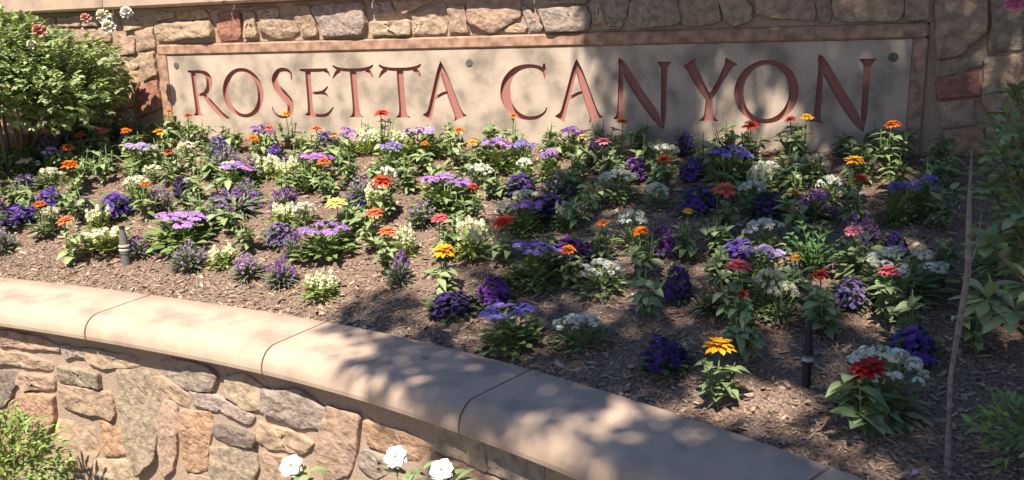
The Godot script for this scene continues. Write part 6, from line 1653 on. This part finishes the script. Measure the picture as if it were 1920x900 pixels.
func build_low_wall() -> void:
	var wall := thing("retaining_wall", "low curved rubble-stone wall with smooth beige bullnose coping", "wall")
	var total := edge_length[edge_length.size() - 1]
	var st := start()
	sweep(st, [Vector2(0.02, GROUND - 0.1), Vector2(0.02, 0.4105), Vector2(0.266, 0.4105), Vector2(0.266, GROUND - 0.1)], 0.0, total)
	part("mortar_core", done(st), mats["mortar"], wall)
	var n := 0
	for s in LOW_STONES:
		var where := func(u: float, v: float, h: float) -> Vector3: return along(u, 0.264 + h, v)
		part("stone", stone_mesh(s[1], where, rng.randf_range(0.01, 0.022), 100 + n), mats["stone%d" % s[0]], wall)
		n += 1
	var joints := [0.0]
	for j in [-1.94, -1.04, -0.14, 0.76, 1.655, 2.554, 3.462, 4.356, 5.289, 6.2, 7.1, 8.0, 8.9]:
		if j + JOINT_START > 0.2 and j + JOINT_START < total - 0.2:
			joints.append(j + JOINT_START)
	joints.append(total)
	for i in joints.size() - 1:
		var s0: float = joints[i] + 0.004
		var s1: float = minf(joints[i + 1], total) - 0.004
		if s1 - s0 < 0.1:
			continue
		var prof := [Vector2(0.0, 0.412), Vector2(0.0, 0.494), Vector2(0.006, 0.5), Vector2(0.1, 0.5), Vector2(0.255, 0.498)]
		for k in 7:
			var a := PI / 2 * (1.0 - k / 6.0)
			prof.append(Vector2(0.258 + 0.072 * cos(a), 0.426 + 0.072 * sin(a)))
		prof.append(Vector2(0.328, 0.412))
		var c := start()
		sweep(c, prof, s0, s1, 0.05)
		part("coping_stone", done(c), mats["coping"], wall)
	var b := start()
	sweep(b, [Vector2(0.006, 0.4125), Vector2(0.006, 0.492), Vector2(0.25, 0.491), Vector2(0.306, 0.47), Vector2(0.321, 0.44), Vector2(0.321, 0.4125)], 0.01, total - 0.01)
	part("joint_mortar", done(b), mats["joint"], wall)

func build_sign_wall() -> void:
	var wall := thing("stone_wall", "tall tan rubble-stone wall around the carved sign", "wall")
	part("mortar_core", box_mesh(Vector3(-7.7, GROUND - 0.1, -0.4), Vector3(3.1, 1.73, -0.05), 0.005), mats["mortar"], wall)
	part("mortar_face", box_mesh(Vector3(-7.7, 1.521, -0.0498), Vector3(3.1, 1.734, -0.012), 0.003), mats["mortar"], wall)
	part("mortar_face", box_mesh(Vector3(-7.7, 0.3, -0.0498), Vector3(-3.957, 1.5208, -0.012), 0.003), mats["mortar"], wall)
	part("mortar_face", box_mesh(Vector3(0.249, 0.3, -0.0498), Vector3(3.1, 1.5208, -0.012), 0.003), mats["mortar"], wall)
	var n := 0
	for s in SIGN_STONES:
		var where := func(u: float, v: float, h: float) -> Vector3: return Vector3(u, v, -0.02 + h)
		part("stone", stone_mesh(s[1], where, rng.randf_range(0.02, 0.04), 400 + n), mats["stone%d" % s[0]], wall)
		n += 1
	var x := -7.96
	while x < 3.0:
		part("coping_stone", box_mesh(Vector3(x + 0.003, 1.736, -0.45), Vector3(x + 0.917, 1.86, 0.075), 0.012), mats["coping"], wall)
		x += 0.92

func build_soil() -> void:
	var st := start()
	st.set_smooth_group(0)
	var nx := 400
	var nz := 84
	var grid := []
	for i in nx + 1:
		var col := []
		var x := lerpf(-7.35, 2.55, float(i) / nx)
		var ez := edge_z(x)
		for k in nz + 1:
			var z := lerpf(-0.03, ez + 0.012, float(k) / nz)
			var y := soil_y(x, z) + 0.012 * lump.get_noise_2d(x * 300.0, z * 300.0) + 0.006 * lump.get_noise_2d(x * 1400.0, z * 1400.0)
			col.append(Vector3(x, y, z))
		grid.append(col)
	for i in nx:
		for k in nz:
			quad(st, grid[i][k], grid[i + 1][k], grid[i + 1][k + 1], grid[i][k + 1])
	var o := part("soil", done(st), mats["soil"], self)
	o.set_meta("kind", "structure")
	o.set_meta("label", "sloping brown mulched soil of the flower bed")
	o.set_meta("category", "soil")
	# shredded bark over it
	var cs := start()
	cs.set_smooth_group(-1)
	var a := [Vector3(-0.5, 0, -0.12), Vector3(-0.35, 0.0, 0.16), Vector3(0.5, 0, 0.08), Vector3(0.4, 0, -0.14)]
	var up := Vector3(0.03, 0.16, 0.0)
	quad(cs, a[0] + up, a[3] + up * 0.6, a[2] + up * 0.8, a[1] + up)
	for k in 4:
		var k2 := (k + 1) % 4
		quad(cs, a[k], a[k] + up * 0.8, a[k2] + up * 0.8, a[k2])
	var mm := MultiMesh.new()
	mm.transform_format = MultiMesh.TRANSFORM_3D
	mm.use_colors = true
	mm.mesh = done(cs)
	mm.mesh.surface_set_material(0, mats["mulch_chip"])
	var count := 66000
	mm.instance_count = count
	for i in count:
		var x := rng.randf_range(-5.1, 1.15) if i < 48000 else rng.randf_range(-7.3, -5.1) if i < 58000 else rng.randf_range(1.15, 2.5)
		var f := 1.0 - pow(rng.randf(), 1.5)
		var z := edge_z(x) * f
		var y := soil_y(x, z) + 0.012 * lump.get_noise_2d(x * 300.0, z * 300.0) + rng.randf_range(-0.001, 0.006)
		var l := rng.randf_range(0.006, 0.022) if rng.randf() < 0.93 else rng.randf_range(0.025, 0.045)
		var b := Basis.from_euler(Vector3(rng.randf_range(-0.5, 0.5) + 0.28, rng.randf() * TAU, rng.randf_range(-0.45, 0.45)))
		b = b.scaled_local(Vector3(l, l * rng.randf_range(0.35, 0.8), l * rng.randf_range(0.5, 1.5)))
		mm.set_instance_transform(i, Transform3D(b, Vector3(x, y, z)))
		var c := Color(0.44, 0.31, 0.235).lerp(Color(0.64, 0.51, 0.41), rng.randf() * rng.randf())
		mm.set_instance_color(i, c * rng.randf_range(0.45, 1.15))
	var mi := MultiMeshInstance3D.new()
	mi.name = "bark_mulch"
	mi.multimesh = mm
	mi.set_meta("kind", "stuff")
	mi.set_meta("label", "shredded brown bark mulch covering the flower bed")
	mi.set_meta("category", "mulch")
	add_child(mi)

func build_litter() -> void:
	var st := start()
	add_leaf(st, Transform3D(), 1.0, 0.5, 0.5, 0.5, Color.WHITE, 4, 0.9)
	var mm := MultiMesh.new()
	mm.transform_format = MultiMesh.TRANSFORM_3D
	mm.use_colors = true
	mm.mesh = done(st)
	mm.mesh.surface_set_material(0, mats["blossom"])
	mm.instance_count = 700
	for i in 700:
		var x := rng.randf_range(-5.0, 1.0)
		var z := edge_z(x) * rng.randf_range(0.1, 1.12 if rng.randf() < 0.12 else 0.99)
		var y := (soil_y(x, z) + 0.012) if z < edge_z(x) else COPING_TOP + 0.002
		var l := rng.randf_range(0.012, 0.034)
		var b := Basis.from_euler(Vector3(rng.randf_range(-0.4, 0.4), rng.randf() * TAU, rng.randf_range(-0.5, 0.5))).scaled_local(Vector3.ONE * l)
		mm.set_instance_transform(i, Transform3D(b, Vector3(x, y, z)))
		var pick := rng.randf()
		var c := Color(0.42, 0.3, 0.18) if pick < 0.5 else Color(0.56, 0.46, 0.34) if pick < 0.8 else Color(0.4, 0.28, 0.5) if pick < 0.9 else Color(0.3, 0.16, 0.09)
		mm.set_instance_color(i, c * rng.randf_range(0.7, 1.2))
	var mi := MultiMeshInstance3D.new()
	mi.name = "leaf_litter"
	mi.multimesh = mm
	mi.set_meta("kind", "stuff")
	mi.set_meta("label", "dry leaf and petal litter strewn over the mulch")
	mi.set_meta("category", "litter")
	add_child(mi)

func _ready() -> void:
	# camera
	var cam := Camera3D.new()
	cam.name = "camera"
	cam.fov = 31.417
	cam.position = cam_at
	cam.rotation = Vector3(deg_to_rad(-12.637), deg_to_rad(22.217), deg_to_rad(-1.268))
	cam.near = 0.05
	cam.far = 400.0
	add_child(cam)
	cam.current = true
	# sky, exposure
	var sky_mat := ProceduralSkyMaterial.new()
	sky_mat.sky_top_color = Color(0.42, 0.55, 0.76)
	sky_mat.sky_horizon_color = Color(0.8, 0.83, 0.86)
	sky_mat.sky_curve = 0.2
	sky_mat.ground_bottom_color = Color(0.36, 0.32, 0.27)
	sky_mat.ground_horizon_color = Color(0.6, 0.58, 0.54)
	var env := Environment.new()
	env.background_mode = Environment.BG_SKY
	env.sky = Sky.new()
	env.sky.sky_material = sky_mat
	env.background_energy_multiplier = 0.5
	env.tonemap_mode = Environment.TONE_MAPPER_LINEAR
	env.tonemap_exposure = 1.75
	env.sdfgi_enabled = true
	env.ssao_enabled = true
	env.ssil_enabled = true
	var world := WorldEnvironment.new()
	world.name = "world"
	world.environment = env
	add_child(world)
	# sun: high, in front of the sign
	var to_sun := Vector3(0.03, 0.85, 0.53).normalized()
	var sun := DirectionalLight3D.new()
	sun.name = "sun"
	sun.light_energy = 1.6
	sun.light_color = Color(1.0, 0.945, 0.87)
	sun.light_angular_distance = 0.5
	sun.shadow_enabled = true
	sun.basis = Basis.looking_at(-to_sun, Vector3.RIGHT)
	add_child(sun)

	rng.seed = 20240
	lump.seed = 11
	lump.frequency = 0.01
	lump.fractal_octaves = 3
	for i in range(0, EDGE.size(), 2):
		edge_at.append(Vector2(EDGE[i], EDGE[i + 1]))
	var run := 0.0
	for i in edge_at.size():
		var t := (edge_at[mini(i + 1, edge_at.size() - 1)] - edge_at[maxi(i - 1, 0)]).normalized()
		edge_normal.append(Vector2(-t.y, t.x))
		if i:
			run += edge_at[i].distance_to(edge_at[i - 1])
		edge_length.append(run)
	make_materials()
	rocky("joint", lin(0.2, 0.15, 0.11), null, null, 3.0, 0.0)

	# setting
	var g := PlaneMesh.new()
	g.size = Vector2(300, 300)
	var ground := part("ground", g, mats["ground"], self, Transform3D(Basis(), Vector3(0, GROUND, 0)))
	ground.set_meta("kind", "structure")
	ground.set_meta("label", "pale paved ground below the low wall")
	ground.set_meta("category", "ground")
	build_soil()
	build_litter()
	build_low_wall()
	build_sign_wall()
	build_sign()
	shade_tree(to_sun)

	# shrubs
	var whitish := Color(0.8, 0.74, 0.62)
	rose_bush("bright green rose bush with fading blooms beside the sign's peach frame", Vector3(-4.7, 0.82, 0.5), Vector3(1.42, 0.88, 1.0), 5200, [
		[Vector3(-4.19, 1.6, 0.6), 0.05, Color(0.62, 0.3, 0.2), "faded peach rose bloom"], [Vector3(-4.19, 1.53, 0.66), 0.032, Color(0.8, 0.68, 0.62), "small pale pink rose bloom"],
		[Vector3(-3.98, 1.68, 0.35), 0.05, whitish, "cream rose bloom"], [Vector3(-3.9, 1.62, 0.4), 0.045, whitish, "cream rose bloom"], [Vector3(-4.5, 1.67, 0.45), 0.04, whitish, "cream rose bloom"], [Vector3(-4.78, 1.66, 0.45), 0.05, Color(0.8, 0.7, 0.64), "pale blush rose bloom"], [Vector3(-4.06, 1.67, 0.4), 0.035, Color(0.72, 0.36, 0.3), "pink rose bloom"], [Vector3(-3.86, 1.7, 0.3), 0.04, Color(0.82, 0.72, 0.7), "pale blush rose bloom"]])
	rose_bush("dark rose bush with one pink bloom against the shaded stone wall", Vector3(0.95, 0.75, 0.4), Vector3(0.7, 0.95, 0.5), 330, [[Vector3(0.5, 1.58, 0.42), 0.045, Color(0.75, 0.22, 0.34), "bright pink rose bloom"]])
	glossy_shrub()
	low_bush("small_shrub", "fine-leaved green shrub growing against the coping in shade", Vector3(0.42, soil_y(0.42, 2.1) - 0.01, 2.1), Vector3(0.3, 0.17, 0.3), 520, Color(0.22, 0.31, 0.1), 0.03)
	low_bush("low_shrub", "bright green lacy shrub in front of the low stone wall", Vector3(-2.86, GROUND, 2.12), Vector3(0.56, 0.5, 0.36), 1500, Color(0.26, 0.35, 0.11), 0.036)

	# bedding plants
	for p in PLANTS:
		match p[0]:
			"zinnia": zinnia(p[1], p[2], p[3], p[4], p[5], p[6])
			"fern": fern_plant(p[1], p[2], p[3], p[4], p[6])
			_: mound(p[0], p[1], p[2], p[3], p[4], p[5], p[6])

	# small things
	sprinkler("grey sprinkler riser with pale collar rings in the sunny mulch", Vector3(-3.01, soil_y(-3.01, 1.303), 1.303), 0.18, 0.022, false)
	sprinkler("dark sprinkler riser with pale ring in the shaded mulch", Vector3(-0.089, soil_y(-0.089, 1.793), 1.793), 0.185, 0.0135, true)
	var foot := Vector3(0.228, soil_y(0.228, 2.1), 2.1)
	var stick := thing("bare_stem", "slender bare grey-brown stem standing at the shady bed end", "stem", foot)
	var st := start()
	st.set_color(Color.WHITE)
	tube(st, [Vector3(0.008, -0.02, 0.006), Vector3(0.003, 0.03, 0.002), Vector3(-0.002, 0.12, -0.004), Vector3(-0.006, 0.22, -0.012), Vector3(0.002, 0.34, -0.02), Vector3(0.011, 0.45, -0.03), Vector3(0.003, 0.56, -0.04), Vector3(-0.001, 0.64, -0.046), Vector3(-0.003, 0.72, -0.05)], [0.013, 0.0075, 0.0055, 0.005, 0.006, 0.0068, 0.005, 0.0036, 0.0014], 8, 0.6)
	part("stem", done(st), mats["dry_wood"], stick)
	st = start()
	st.set_color(Color.WHITE)
	tube(st, [Vector3(0.005, 0.44, -0.03), Vector3(0.02, 0.5, -0.035), Vector3(0.028, 0.58, -0.05)], [0.003, 0.0022, 0.001], 6, 0.3)
	part("twig", done(st), mats["dry_wood"], stick)
	for w in [[3.68, 0.172, 0.078, "white flower before the low wall's brown stones"], [4.18, 0.33, 0.07, "white flower half hidden by a leaf before the orange stone"], [4.375, 0.346, 0.068, "round white flower at the edge of the low wall's shade"]]:
		var p := along(w[0] + JOINT_START, 0.42, GROUND)
		white_daisy(w[3], p, w[1] - GROUND, w[2])
